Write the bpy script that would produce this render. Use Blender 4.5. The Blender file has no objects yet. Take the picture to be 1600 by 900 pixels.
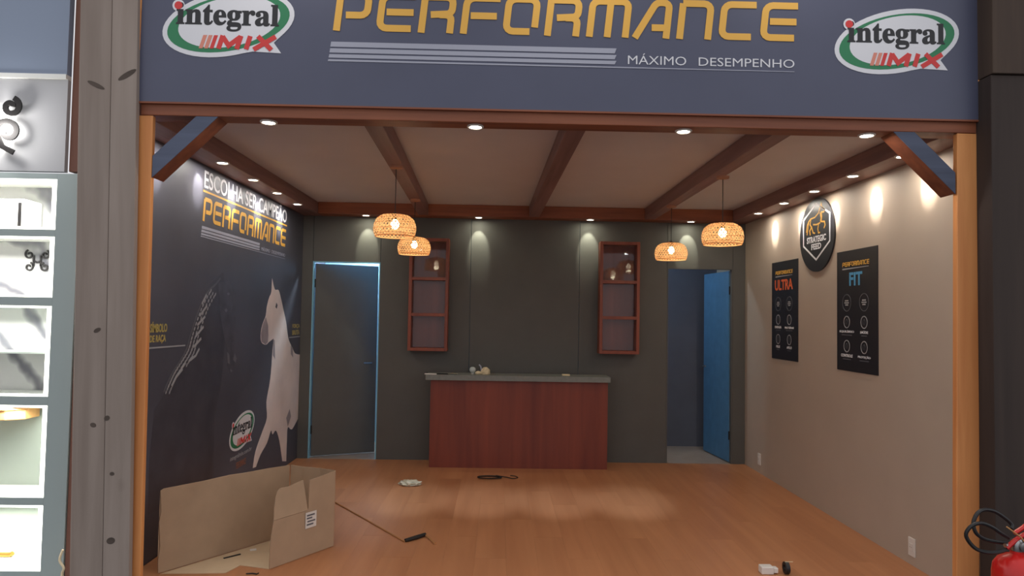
import bpy, bmesh, math, random
from mathutils import Vector, Matrix
random.seed(7)
S = bpy.context.scene
C = S.collection
PI = math.pi

# ------------------------------------------------------------------ camera
cam_data = bpy.data.cameras.new('camera')
cam_data.sensor_width = 36.0
cam_data.lens = 36.0 * 1090.45 / 1600.0
cam_data.clip_start = 0.05
cam = bpy.data.objects.new('camera', cam_data)
C.objects.link(cam)
_r = Vector((0.99968, -0.01877, 0.01702)); _u = Vector((-0.01775, -0.03961, 0.99906)); _w = Vector((0.01808, 0.99904, 0.03993))
_m = Matrix((( _r.x, _u.x, -_w.x, -0.273), (_r.y, _u.y, -_w.y, -7.514), (_r.z, _u.z, -_w.z, 1.548), (0, 0, 0, 1)))
cam.matrix_world = _m
S.camera = cam

# ------------------------------------------------------------------ world, exposure
world = bpy.data.worlds.new('world'); S.world = world
world.use_nodes = True
bg = world.node_tree.nodes['Background']
bg.inputs[0].default_value = (0.96, 0.96, 1.0, 1)
bg.inputs[1].default_value = 0.85
S.view_settings.view_transform = 'Standard'
S.view_settings.look = 'None'
S.view_settings.gamma = 1.0
S.view_settings.use_curve_mapping = False
S.view_settings.exposure = 0.0
try:
    S.cycles.use_denoising = True
    S.cycles.max_bounces = 8
    S.cycles.sample_clamp_indirect = 6.0
except Exception:
    pass

# light levels (watts), used by the lamps' own builders below
W_DOWN = 2.3     # general light of one recessed spot
W_CORE = 14.0     # its tilted lens towards the wall
W_PEND = 1.6
W_SIGN = 8.0
W_HALL = 560.0
W_BACK = 95.0

def lamp(name, kind, loc, power, color, parent=None, rot=(0, 0, 0), **kw):
    d = bpy.data.lights.new(name, kind)
    d.energy = power; d.color = color
    for k, v in kw.items():
        setattr(d, k, v)
    o = bpy.data.objects.new(name, d)
    C.objects.link(o); o.location = loc; o.rotation_euler = rot
    if parent: o.parent = parent
    return o

# ------------------------------------------------------------------ materials
def lin(c):
    return tuple(((x / 255) / 12.92 if x / 255 <= 0.04045 else ((x / 255 + 0.055) / 1.055) ** 2.4) for x in c) + (1,)

def newmat(name):
    m = bpy.data.materials.new(name); m.use_nodes = True
    nt = m.node_tree
    return m, nt, nt.nodes['Principled BSDF']

def plain(name, rgb, rough=0.6, metal=0.0, noise=0.0, scale=12.0, bump=0.0, emit=0.0, spec=0.5):
    """flat paint or print with a little mottling and fine relief"""
    m, nt, b = newmat(name)
    b.inputs['Roughness'].default_value = rough
    b.inputs['Metallic'].default_value = metal
    b.inputs['Specular IOR Level'].default_value = spec
    col = lin(rgb)
    b.inputs['Base Color'].default_value = col
    if noise or bump:
        tc = nt.nodes.new('ShaderNodeTexCoord'); n = nt.nodes.new('ShaderNodeTexNoise')
        n.inputs['Scale'].default_value = scale; n.inputs['Detail'].default_value = 5
        nt.links.new(tc.outputs['Object'], n.inputs['Vector'])
        if noise:
            r = nt.nodes.new('ShaderNodeValToRGB')
            r.color_ramp.elements[0].position = .3; r.color_ramp.elements[1].position = .7
            r.color_ramp.elements[0].color = tuple(x * (1 - noise) for x in col[:3]) + (1,)
            r.color_ramp.elements[1].color = tuple(min(1, x * (1 + noise)) for x in col[:3]) + (1,)
            nt.links.new(n.outputs['Fac'], r.inputs['Fac']); nt.links.new(r.outputs['Color'], b.inputs['Base Color'])
        if bump:
            bp = nt.nodes.new('ShaderNodeBump'); bp.inputs['Strength'].default_value = bump; bp.inputs['Distance'].default_value = .004
            nt.links.new(n.outputs['Fac'], bp.inputs['Height']); nt.links.new(bp.outputs['Normal'], b.inputs['Normal'])
    if emit:
        b.inputs['Emission Color'].default_value = col; b.inputs['Emission Strength'].default_value = emit
    return m

def wood(name, rgb_a, rgb_b, axis='Z', rough=0.5, fine=26.0, knots=False, vary=0.0, spec=0.4):
    """timber with grain stretched along one object axis"""
    m, nt, b = newmat(name)
    b.inputs['Roughness'].default_value = rough
    b.inputs['Specular IOR Level'].default_value = spec
    tc = nt.nodes.new('ShaderNodeTexCoord'); mp = nt.nodes.new('ShaderNodeMapping')
    sc = [1, 1, 1]; sc['XYZ'.index(axis)] = 0.06
    mp.inputs['Scale'].default_value = sc
    oi = nt.nodes.new('ShaderNodeObjectInfo')
    ml = nt.nodes.new('ShaderNodeMath'); ml.operation = 'MULTIPLY'; ml.inputs[1].default_value = 37.0
    nt.links.new(oi.outputs['Random'], ml.inputs[0])
    nt.links.new(tc.outputs['Object'], mp.inputs['Vector'])
    n = nt.nodes.new('ShaderNodeTexNoise'); n.noise_dimensions = '4D'
    n.inputs['Scale'].default_value = fine; n.inputs['Detail'].default_value = 6; n.inputs['Distortion'].default_value = .6
    nt.links.new(mp.outputs['Vector'], n.inputs['Vector']); nt.links.new(ml.outputs[0], n.inputs['W'])
    n2 = nt.nodes.new('ShaderNodeTexNoise'); n2.noise_dimensions = '4D'
    n2.inputs['Scale'].default_value = fine * .22; n2.inputs['Detail'].default_value = 3
    nt.links.new(mp.outputs['Vector'], n2.inputs['Vector']); nt.links.new(ml.outputs[0], n2.inputs['W'])
    ad = nt.nodes.new('ShaderNodeMath'); ad.operation = 'ADD'
    nt.links.new(n.outputs['Fac'], ad.inputs[0]); nt.links.new(n2.outputs['Fac'], ad.inputs[1])
    r = nt.nodes.new('ShaderNodeValToRGB')
    r.color_ramp.elements[0].position = .36; r.color_ramp.elements[1].position = .64
    r.color_ramp.elements[0].color = lin(rgb_b); r.color_ramp.elements[1].color = lin(rgb_a)
    hf = nt.nodes.new('ShaderNodeMath'); hf.operation = 'MULTIPLY'; hf.inputs[1].default_value = .5
    nt.links.new(ad.outputs[0], hf.inputs[0]); nt.links.new(hf.outputs[0], r.inputs['Fac'])
    out = r.outputs['Color']
    if knots:
        v = nt.nodes.new('ShaderNodeTexVoronoi'); v.inputs['Scale'].default_value = 2.1
        mk = nt.nodes.new('ShaderNodeMapping')
        ks = [1.2, 1.2, 1.2]; ks['XYZ'.index(axis)] = 0.75
        mk.inputs['Scale'].default_value = ks
        nt.links.new(tc.outputs['Object'], mk.inputs['Vector']); nt.links.new(mk.outputs['Vector'], v.inputs['Vector'])
        kr = nt.nodes.new('ShaderNodeValToRGB')
        kr.color_ramp.elements[0].position = .03; kr.color_ramp.elements[0].color = (.35, .3, .28, 1)
        kr.color_ramp.elements[1].position = .13; kr.color_ramp.elements[1].color = (1, 1, 1, 1)
        nt.links.new(v.outputs['Distance'], kr.inputs['Fac'])
        mx = nt.nodes.new('ShaderNodeMix'); mx.data_type = 'RGBA'; mx.blend_type = 'MULTIPLY'; mx.inputs['Factor'].default_value = 1
        nt.links.new(out, mx.inputs['A']); nt.links.new(kr.outputs['Color'], mx.inputs['B']); out = mx.outputs['Result']
    if vary:
        hs = nt.nodes.new('ShaderNodeHueSaturation')
        mr = nt.nodes.new('ShaderNodeMapRange'); mr.inputs['To Min'].default_value = 1 - vary; mr.inputs['To Max'].default_value = 1 + vary
        nt.links.new(oi.outputs['Random'], mr.inputs['Value']); nt.links.new(mr.outputs['Result'], hs.inputs['Value'])
        nt.links.new(out, hs.inputs['Color']); out = hs.outputs['Color']
    nt.links.new(out, b.inputs['Base Color'])
    bp = nt.nodes.new('ShaderNodeBump'); bp.inputs['Strength'].default_value = .25; bp.inputs['Distance'].default_value = .003
    nt.links.new(n.outputs['Fac'], bp.inputs['Height']); nt.links.new(bp.outputs['Normal'], b.inputs['Normal'])
    return m

def glow(name, rgb, strength):
    m, nt, b = newmat(name)
    b.inputs['Base Color'].default_value = lin(rgb)
    b.inputs['Emission Color'].default_value = lin(rgb)
    b.inputs['Emission Strength'].default_value = strength
    return m

def marble(name):
    m, nt, b = newmat(name)
    b.inputs['Roughness'].default_value = .25
    tc = nt.nodes.new('ShaderNodeTexCoord'); n = nt.nodes.new('ShaderNodeTexNoise'); w = nt.nodes.new('ShaderNodeTexWave')
    n.inputs['Scale'].default_value = 3; n.inputs['Detail'].default_value = 6
    w.inputs['Scale'].default_value = 1.6; w.inputs['Distortion'].default_value = 9; w.inputs['Detail'].default_value = 4; w.bands_direction = 'DIAGONAL'
    r = nt.nodes.new('ShaderNodeValToRGB')
    r.color_ramp.elements[0].position = .0; r.color_ramp.elements[0].color = lin((92, 92, 98))
    r.color_ramp.elements[1].position = .28; r.color_ramp.elements[1].color = lin((176, 176, 174))
    nt.links.new(tc.outputs['Object'], w.inputs['Vector']); nt.links.new(w.outputs['Fac'], r.inputs['Fac'])
    nt.links.new(r.outputs['Color'], b.inputs['Base Color'])
    return m

def clear_glass(name, gloss=0.09):
    m = bpy.data.materials.new(name); m.use_nodes = True
    nt = m.node_tree; nt.nodes.clear()
    o = nt.nodes.new('ShaderNodeOutputMaterial'); t = nt.nodes.new('ShaderNodeBsdfTransparent'); g = nt.nodes.new('ShaderNodeBsdfGlossy')
    g.inputs['Roughness'].default_value = .03
    t.inputs['Color'].default_value = (.93, .94, .95, 1)
    fr = nt.nodes.new('ShaderNodeFresnel'); fr.inputs['IOR'].default_value = 1.5
    ad = nt.nodes.new('ShaderNodeMath'); ad.operation = 'ADD'; ad.inputs[1].default_value = gloss
    mx = nt.nodes.new('ShaderNodeMixShader')
    hf = nt.nodes.new('ShaderNodeMath'); hf.operation = 'MULTIPLY'; hf.inputs[1].default_value = .5
    nt.links.new(fr.outputs[0], hf.inputs[0]); nt.links.new(hf.outputs[0], ad.inputs[0]); nt.links.new(ad.outputs[0], mx.inputs[0])
    nt.links.new(t.outputs[0], mx.inputs[1]); nt.links.new(g.outputs[0], mx.inputs[2]); nt.links.new(mx.outputs[0], o.inputs[0])
    return m

def woven(name):
    m = bpy.data.materials.new(name); m.use_nodes = True
    nt = m.node_tree; b = nt.nodes['Principled BSDF']; o = nt.nodes['Material Output']
    b.inputs['Base Color'].default_value = lin((228, 188, 140)); b.inputs['Roughness'].default_value = .6
    t = nt.nodes.new('ShaderNodeBsdfTranslucent'); t.inputs['Color'].default_value = lin((242, 204, 152))
    mx = nt.nodes.new('ShaderNodeMixShader'); mx.inputs[0].default_value = .45
    nt.links.new(b.outputs[0], mx.inputs[1]); nt.links.new(t.outputs[0], mx.inputs[2]); nt.links.new(mx.outputs[0], o.inputs[0])
    return m

M = {}
M['floor'] = wood('floor_laminate', (190, 130, 88), (170, 112, 74), 'Y', rough=.36, fine=12, vary=.02, spec=.4)
M['subfloor'] = plain('subfloor', (58, 34, 20), .8)
M['hallfloor'] = plain('hall_carpet', (70, 70, 74), .95, noise=.2, scale=60)
M['backwall'] = plain('dark_grey_paint', (88, 86, 82), .62, noise=.05, scale=5, bump=.05)
M['cyan'] = plain('pale_cyan_paint', (134, 190, 212), .5)
M['blue'] = plain('blue_paint', (80, 128, 166), .5, noise=.1, scale=9, bump=.05)
M['slate'] = plain('slate_paint', (96, 98, 108), .7, noise=.06, scale=4)
M['beige'] = plain('beige_paint', (182, 166, 150), .6, noise=.03, scale=3, bump=.04)
M['ceiling'] = plain('ceiling_board', (218, 214, 216), .8, noise=.03, scale=2)
M['beam'] = wood('stained_beam', (154, 118, 112), (118, 88, 84), 'Y', rough=.5, fine=22)
M['beamx'] = wood('stained_cross_beam', (162, 96, 64), (120, 68, 48), 'X', rough=.5, fine=22)
M['post'] = wood('pine_post', (236, 164, 100), (206, 130, 74), 'Z', rough=.55, fine=18, knots=True)
M['brace'] = wood('brace_timber', (132, 76, 50), (98, 52, 36), 'X', rough=.5, fine=22)
M['bluewood'] = wood('blue_stained_face', (92, 100, 122), (70, 76, 94), 'X', rough=.6, fine=16)
M['column'] = wood('weathered_column', (160, 146, 136), (136, 122, 112), 'Z', rough=.75, fine=16, knots=True)
M['columndark'] = wood('dark_column', (66, 54, 48), (52, 42, 38), 'Z', rough=.75, fine=16, knots=True)
M['navy'] = plain('navy_print', (80, 83, 104), .42, noise=.04, scale=3)
M['gold'] = plain('gold_print', (236, 180, 76), .45)
M['white'] = plain('white_print', (226, 226, 230), .5)
M['silver'] = plain('silver_print', (168, 170, 184), .45)
M['green'] = plain('green_print', (42, 128, 84), .45)
M['red'] = plain('red_print', (214, 58, 56), .45)
M['redpale'] = plain('red_pale_print', (222, 140, 120), .45)
M['blackprint'] = plain('black_print', (34, 34, 38), .45)
M['mural'] = plain('mural_print', (80, 80, 90), .5, noise=.18, scale=1.3)
M['horsedark'] = plain('dark_horse_print', (70, 69, 77), .45, noise=.2, scale=5)
M['horseface'] = plain('dark_face_print', (78, 77, 86), .45, noise=.25, scale=9)
M['horsegrey'] = plain('grey_highlight_print', (112, 112, 120), .5)
M['horsewhite'] = plain('white_horse_print', (236, 222, 216), .5, noise=.10, scale=3.2)
M['horseshade'] = plain('horse_shade_print', (158, 148, 152), .5, noise=.12, scale=8)
M['poster'] = plain('poster_print', (36, 36, 42), .4)
M['orange'] = plain('orange_print', (226, 104, 54), .45)
M['lightblue'] = plain('light_blue_print', (86, 160, 204), .45)
M['greyprint'] = plain('grey_print', (164, 164, 166), .5)
M['dimprint'] = plain('dim_grey_print', (96, 96, 102), .5)
M['counter'] = wood('cherry_veneer', (138, 66, 46), (108, 48, 36), 'Z', rough=.4, fine=11)
M['counterside'] = wood('cherry_shelf', (150, 78, 54), (120, 58, 42), 'Z', rough=.4, fine=14)
M['stone'] = plain('grey_worktop', (122, 124, 118), .4, noise=.08, scale=30)
M['metal'] = plain('brushed_steel', (170, 170, 170), .3, metal=1)
M['darkmetal'] = plain('dark_metal', (40, 38, 38), .45, metal=.6)
M['whiteplastic'] = plain('white_plastic', (222, 216, 208), .4)
M['card'] = plain('cardboard', (174, 146, 118), .85, noise=.06, scale=7, bump=.1)
M['cardlight'] = plain('cardboard_inside', (206, 180, 146), .85, noise=.05, scale=7)
M['rubber'] = plain('black_rubber', (26, 25, 26), .45)
M['extred'] = plain('extinguisher_red', (206, 34, 30), .25)
M['yellow'] = plain('yellow_tag', (226, 186, 70), .5)
M['cream'] = plain('cream_paper', (226, 206, 168), .7, noise=.08, scale=40)
M['clearbag'] = plain('pale_plastic_film', (196, 186, 160), .35)
M['tanwood'] = plain('tan_stick', (168, 116, 70), .7)
M['frame'] = plain('grey_green_frame', (160, 172, 170), .5)
M['niche'] = plain('niche_white', (232, 232, 226), .6)
M['led'] = glow('led_strip', (255, 252, 240), 3.2)
M['halo'] = glow('halo_led', (255, 252, 244), 7)
M['marble'] = marble('white_marble')
M['bluegrey'] = plain('blue_grey_panel', (138, 150, 170), .6)
M['palegrey'] = plain('pale_grey_panel', (180, 180, 182), .6)
M['redwood'] = wood('red_brown_strip', (138, 96, 80), (112, 74, 62), 'Z', rough=.6, fine=16)
M['boxwood'] = wood('honey_wood', (214, 164, 104), (186, 132, 78), 'X', rough=.5, fine=16)
M['brass'] = plain('brass', (214, 170, 88), .3, metal=1)
M['greenglass'] = plain('pale_green_back', (156, 166, 154), .4)
M['glass'] = clear_glass('cabinet_glass', .0)
M['shelfglass'] = plain('shelf_glass', (206, 216, 206), .1)
M['spot'] = glow('spot_disc', (255, 246, 228), 26)
M['ring'] = plain('spot_ring', (214, 208, 200), .4)
M['bulb'] = glow('bulb_glow', (255, 232, 196), 16)
M['weave'] = woven('woven_bamboo')
M['cord'] = plain('black_cord', (30, 28, 28), .6)
M['canopy'] = plain('canopy_wood', (176, 128, 100), .6)

# ------------------------------------------------------------------ helpers
def finish(name, bm, mat, parent=None, smooth=False, loc=None, rot=None, bevel=0.0):
    if bevel:
        bmesh.ops.bevel(bm, geom=[e for e in bm.edges], offset=bevel, segments=2, profile=.5, affect='EDGES', clamp_overlap=True)
    bmesh.ops.recalc_face_normals(bm, faces=bm.faces)
    me = bpy.data.meshes.new(name); bm.to_mesh(me); bm.free()
    if smooth:
        for p in me.polygons: p.use_smooth = True
        try: me.set_sharp_from_angle(angle=math.radians(40))
        except Exception: pass
    return link(name, me, mat, parent, loc, rot)

def link(name, me, mat, parent=None, loc=None, rot=None):
    m = M[mat] if isinstance(mat, str) else mat
    if len(me.materials) == 0: me.materials.append(m)
    o = bpy.data.objects.new(name, me); C.objects.link(o)
    if parent: o.parent = parent
    if loc: o.location = loc
    if rot: o.rotation_euler = rot
    return o

def box(bm, x0, x1, y0, y1, z0, z1, mat=None):
    vs = [bm.verts.new(p) for p in ((x0, y0, z0), (x1, y0, z0), (x1, y1, z0), (x0, y1, z0), (x0, y0, z1), (x1, y0, z1), (x1, y1, z1), (x0, y1, z1))]
    if mat:
        for v in vs: v.co = mat @ v.co
    for f in ((0, 3, 2, 1), (4, 5, 6, 7), (0, 1, 5, 4), (1, 2, 6, 5), (2, 3, 7, 6), (3, 0, 4, 7)):
        bm.faces.new([vs[i] for i in f])
    return bm

def boxo(name, b, mat, parent=None, bevel=0.0, mtx=None):
    """a box as an object whose origin is at its base centre"""
    x0, x1, y0, y1, z0, z1 = b
    cx, cy, cz = (x0 + x1) / 2, (y0 + y1) / 2, z0
    bm = bmesh.new(); box(bm, x0 - cx, x1 - cx, y0 - cy, y1 - cy, 0, z1 - z0)
    return finish(name, bm, mat, parent, loc=(cx, cy, cz), bevel=bevel)

def prism(bm, pts, z0, z1, shear=0.0):
    """extrude a 2-D outline from z0 to z1 (print or plate)"""
    a = [bm.verts.new((x + shear * y, y, z0)) for x, y in pts]; b = [bm.verts.new((x + shear * y, y, z1)) for x, y in pts]
    n = len(pts)
    f1 = bm.faces.new(b); f2 = bm.faces.new(a[::-1])
    for i in range(n):
        bm.faces.new((a[i], a[(i + 1) % n], b[(i + 1) % n], b[i]))
    bmesh.ops.triangulate(bm, faces=[f for f in (f1, f2) if len(f.verts) > 4])

def ribbon(bm, pts, w, z0, z1, closed=False, taper=None):
    """a flat band of width w along a 2-D path, mitred, with thickness"""
    P = [Vector(p) for p in pts]; n = len(P); L = []; R = []
    for i in range(n):
        a = P[i - 1] if (i > 0 or closed) else None; c = P[(i + 1) % n] if (i < n - 1 or closed) else None
        d1 = (P[i] - a).normalized() if a is not None else None; d2 = (c - P[i]).normalized() if c is not None else None
        if d1 is None: d1 = d2
        if d2 is None: d2 = d1
        n1 = Vector((-d1.y, d1.x)); n2 = Vector((-d2.y, d2.x)); t = (n1 + n2)
        t = t.normalized() if t.length > 1e-6 else n1
        k = min(2.0, 1 / max(.3, t.dot(n1)))
        ww = w * (taper[i] if taper else 1)
        L.append(P[i] + t * (ww / 2 * k)); R.append(P[i] - t * (ww / 2 * k))
    vs = [[bm.verts.new((p.x, p.y, z)) for p in q] for q in (L, R) for z in (z0, z1)]
    l0, l1, r0, r1 = vs
    rng = range(n) if closed else range(n - 1)
    for i in rng:
        j = (i + 1) % n
        bm.faces.new((l1[i], r1[i], r1[j], l1[j])); bm.faces.new((l0[i], l0[j], r0[j], r0[i]))
        bm.faces.new((l0[i], l1[i], l1[j], l0[j])); bm.faces.new((r0[i], r0[j], r1[j], r1[i]))
    if not closed:
        bm.faces.new((l0[0], r0[0], r1[0], l1[0])); bm.faces.new((l0[-1], l1[-1], r1[-1], r0[-1]))

def tube(bm, pts, rad, seg=8, caps=True, closed=False):
    P = [Vector(p) for p in pts]; n = len(P); rings = []
    up = Vector((0, 0, 1))
    prev = None
    for i in range(n):
        if closed: d = P[(i + 1) % n] - P[i - 1]
        else: d = P[min(i + 1, n - 1)] - P[max(i - 1, 0)]
        d.normalize()
        if prev is None:
            a = d.cross(up)
            if a.length < 1e-3: a = d.cross(Vector((1, 0, 0)))
        else:
            a = prev - d * prev.dot(d)
        a.normalize(); prev = a; b = d.cross(a)
        r = rad[i] if isinstance(rad, (list, tuple)) else rad
        rings.append([bm.verts.new(P[i] + (a * math.cos(2 * PI * k / seg) + b * math.sin(2 * PI * k / seg)) * r) for k in range(seg)])
    for i in range(n if closed else n - 1):
        A, B = rings[i], rings[(i + 1) % n]
        for k in range(seg):
            bm.faces.new((A[k], A[(k + 1) % seg], B[(k + 1) % seg], B[k]))
    if caps and not closed:
        bm.faces.new(rings[0][::-1]); bm.faces.new(rings[-1])

def lathe(bm, prof, seg=24, cx=0, cy=0):
    rings = []
    for r, z in prof:
        if r < 1e-6: rings.append([bm.verts.new((cx, cy, z))])
        else: rings.append([bm.verts.new((cx + r * math.cos(2 * PI * k / seg), cy + r * math.sin(2 * PI * k / seg), z)) for k in range(seg)])
    for A, B in zip(rings, rings[1:]):
        for k in range(seg):
            j = (k + 1) % seg
            if len(A) == 1 and len(B) == 1: continue
            if len(A) == 1: bm.faces.new((A[0], B[j], B[k]))
            elif len(B) == 1: bm.faces.new((A[k], A[j], B[0]))
            else: bm.faces.new((A[k], A[j], B[j], B[k]))

def smoothpath(pts, k=4):
    """Catmull-Rom through 3-D (or 2-D) points"""
    P = [Vector(p) for p in pts]; out = []
    for i in range(len(P) - 1):
        p0 = P[max(i - 1, 0)]; p1 = P[i]; p2 = P[i + 1]; p3 = P[min(i + 2, len(P) - 1)]
        for s in range(k):
            t = s / k
            out.append(.5 * ((2 * p1) + (p2 - p0) * t + (2 * p0 - 5 * p1 + 4 * p2 - p3) * t * t + (3 * p1 - p0 - 3 * p2 + p3) * t ** 3))
    out.append(P[-1]); return out

def ellipse(cx, cy, a, b, ang=0.0, n=40):
    ca, sa = math.cos(ang), math.sin(ang)
    return [(cx + a * math.cos(t) * ca - b * math.sin(t) * sa, cy + a * math.cos(t) * sa + b * math.sin(t) * ca) for t in (2 * PI * i / n for i in range(n))]

def text(name, body, x0, x1, y0, y1, z, mat, parent, th=.001, bold=0.0, shear=0.0, rot=0.0):
    """lettering as flat print, fitted to the box x0..x1, y0..y1"""
    cu = bpy.data.curves.new(name, 'FONT'); cu.body = body; cu.offset = bold; cu.shear = shear; cu.resolution_u = 3
    ob = bpy.data.objects.new(name, cu); C.objects.link(ob)
    dg = bpy.context.evaluated_depsgraph_get(); dg.update()
    me = bpy.data.meshes.new_from_object(ob.evaluated_get(dg))
    bpy.data.objects.remove(ob); bpy.data.curves.remove(cu)
    me.name = name; me.materials.clear()
    xs = [v.co.x for v in me.vertices]; ys = [v.co.y for v in me.vertices]
    a, b, c, d = min(xs), max(xs), min(ys), max(ys)
    cr, sr = math.cos(rot), math.sin(rot)
    mx, my = (x0 + x1) / 2, (y0 + y1) / 2
    for v in me.vertices:
        px = x0 + (v.co.x - a) / (b - a) * (x1 - x0) - mx; py = y0 + (v.co.y - c) / (d - c) * (y1 - y0) - my
        v.co = (mx + px * cr - py * sr, my + px * sr + py * cr, z)
    bm = bmesh.new(); bm.from_mesh(me)
    ext = bmesh.ops.extrude_face_region(bm, geom=bm.faces[:])
    for v in [g for g in ext['geom'] if isinstance(g, bmesh.types.BMVert)]: v.co.z += th
    for f in bm.faces: f.smooth = False
    bm.to_mesh(me); bm.free()
    if me.has_custom_normals:
        for a_ in [a for a in me.attributes if a.name == 'custom_normal']: me.attributes.remove(a_)
    return link(name, me, mat, parent)

def flat(name, polys, z0, th, mat, parent, shear=0.0):
    bm = bmesh.new()
    for p in polys: prism(bm, p, z0, z0 + th, shear)
    return finish(name, bm, mat, parent)

def bands(name, paths, w, z0, th, mat, parent, closed=False):
    bm = bmesh.new()
    for kk, p in enumerate(paths): ribbon(bm, p, w, z0, z0 + th + .0002 * kk, closed)
    return finish(name, bm, mat, parent)

def thing(name, label, cat, loc=(0, 0, 0), group=None, mtx=None):
    o = bpy.data.objects.new(name, None); C.objects.link(o); o.empty_display_size = .1
    if mtx is not None: o.matrix_world = mtx
    else: o.location = loc
    return tag(o, label, cat, group)

def tag(o, label, cat, group=None):
    o['label'] = label; o['category'] = cat
    if group: o['group'] = group
    return o

def struct(o):
    o['kind'] = 'structure'; return o

def frame_front(x, y, z): return Matrix(((1, 0, 0, x), (0, 0, -1, y), (0, 1, 0, z), (0, 0, 0, 1)))     # print faces the camera side
def frame_left(x, y, z): return Matrix(((0, 0, 1, x), (1, 0, 0, y), (0, 1, 0, z), (0, 0, 0, 1)))       # print on the left wall, x runs into the room
def frame_right(x, y, z): return Matrix(((0, 0, -1, x), (-1, 0, 0, y), (0, 1, 0, z), (0, 0, 0, 1)))     # print on the right wall

XL, XR, HB, HC = -2.394, 2.394, 2.588, 2.71
YF = -3.67

# ------------------------------------------------------------------ the setting
floor = struct(boxo('floor', (-2.46, 2.46, -3.86, 1.06, -.06, -.012), 'subfloor'))
# laminate planks laid front to back, staggered
pw, pl = .1995, 1.29
plank_cache = {}
def plank(x0, x1, y0, y1):
    key = (round(x1 - x0, 3), round(y1 - y0, 3))
    if key not in plank_cache:
        bm = bmesh.new(); w, l = key; g = .0005
        box(bm, g, w - g, g, l - g, 0, .012)
        bmesh.ops.recalc_face_normals(bm, faces=bm.faces)
        me = bpy.data.meshes.new('plank'); bm.to_mesh(me); bm.free(); plank_cache[key] = me
    o = link('plank', plank_cache[key], 'floor', floor)
    o.location = (x0 - floor.location.x, y0 - floor.location.y, -.012 - floor.location.z)
for i in range(24):
    x0 = -2.394 + i * pw; x1 = x0 + pw
    y = -3.85 - (i * 0.43) % pl
    while y < -.002:
        a = max(y, -3.85); b = min(y + pl, -.002)
        if b - a > .02: plank(x0, x1, a, b)
        y += pl
brf = boxo('storage_floor', (-2.394, 2.394, 0, 1.0, -.012, 0), plain('storage_floor_board', (150, 134, 122), .7, noise=.06, scale=6), floor)
brf.location -= floor.location

struct(boxo('wall_neighbour_right', (2.63, 7.0, -3.84, -3.76, -.06, 4.3), plain('neighbour_dark_wall', (62, 54, 50), .7, noise=.06, scale=3)))
struct(boxo('wall_neighbour_left', (-7.0, -3.66, -3.72, -3.64, -.06, 4.3), plain('neighbour_grey_wall', (150, 152, 156), .7, noise=.04, scale=3)))
hall = struct(boxo('floor_hall', (-9, 9, -14, 1.2, -.09, -.06), 'hallfloor'))

wl = struct(boxo('wall_left', (XL - .04, XL, -3.66, 1.04, 0, 2.71), 'slate'))
wr = struct(boxo('wall_right', (XR, XR + .04, -3.66, 1.04, 0, 2.71), 'beige'))
ceil = struct(boxo('ceiling', (-2.44, 2.44, -3.68, 1.04, HC, HC + .03), 'ceiling'))
wstore = struct(boxo('wall_storage', (-2.394, 2.394, 1.0, 1.04, 0, 2.71), 'slate'))

struct(boxo('wall_partition', (-.62, -.58, .052, .998, 0, 2.70), 'slate'))
struct(boxo('wall_storage_lining', (-2.39, -.63, .985, .998, 0, 2.70), plain('pale_blue_paint', (150, 196, 220), .6)))
# back wall: painted panels on a blue-backed board, with two door openings
D1 = (-2.278, -1.556); D2 = (1.543, 2.256); DH = 2.1
wb = bmesh.new()
for a, b, c, d in ((XL, D1[0], 0, 2.71), (D1[1], D2[0], 0, 2.71), (D2[1], XR, 0, 2.71), (D1[0], D1[1], DH, 2.71), (D2[0], D2[1], DH, 2.71)):
    box(wb, a, b, .018, .05, c, d)
wback = struct(finish('wall_back', wb, 'blue'))
seams = [XL, -.585, .589, XR]
def panel(x0, x1, z0, z1):
    g = .002
    o = boxo('wall_panel', (x0 + g, x1 - g, 0, .0175, z0, z1), 'backwall', wback)
for x0, x1, z0, z1 in ((XL, D1[0], .0, 2.71), (D1[1], -.585, 0, 2.71), (-.585, .589, 0, 2.71), (.589, D2[0], 0, 2.71), (D2[1], XR, 0, 2.71), (D1[0], D1[1], DH, 2.71), (D2[0], D2[1], DH, 2.71)):
    panel(x0, x1, z0, z1)

# doors: leaf, jambs, hinges, handle
def door(name, D, hinge_x, sign, ang, leaf_front, leaf_back, jambs):
    root = bpy.data.objects.new(name, None); C.objects.link(root); struct(root)
    root.location = ((D[0] + D[1]) / 2, 0, 0)
    cx = root.location.x
    t = .012
    for nm, b, jm in (('jamb', (D[0], D[0] + t, .001, .055, 0, DH), jambs[0]), ('jamb', (D[1] - t, D[1], .001, .055, 0, DH), jambs[1]), ('door_head', (D[0] + t, D[1] - t, .001, .055, DH - t, DH), jambs[2])):
        o = boxo(nm, b, jm, root); o.location.x -= cx
    w = D[1] - D[0] - .034
    # leaf built in hinge space, x runs away from the hinge
    e = Matrix.Translation((hinge_x - cx, .06, 0)) @ Matrix.Rotation(ang, 4, 'Z')
    bm = bmesh.new(); box(bm, 0, sign * w, -.006, 0.0, .012, DH - .022)
    f = finish('leaf_face', bm, leaf_front, root); f.matrix_local = e
    bm = bmesh.new(); box(bm, 0, sign * w, .0005, .030, .012, DH - .022)
    k = finish('leaf', bm, leaf_back, root); k.matrix_local = e
    for z in (.25, 1.82):
        bm = bmesh.new(); tube(bm, [(0, 0, z), (0, 0, z + .09)], .008, 8)
        h = finish('hinge', bm, 'darkmetal', root, smooth=True); h.location = (hinge_x - cx, .052, 0)
    bm = bmesh.new()
    for s in (-1, 1):
        yy = -.006 if s < 0 else .030
        tube(bm, [(sign * (w - .06), yy, 1.0), (sign * (w - .06), yy + s * .035, 1.0), (sign * (w - .15), yy + s * .04, 1.0)], .008, 8)
    h = finish('door_handle', bm, 'metal', root, smooth=True); h.matrix_local = e
    return root
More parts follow.
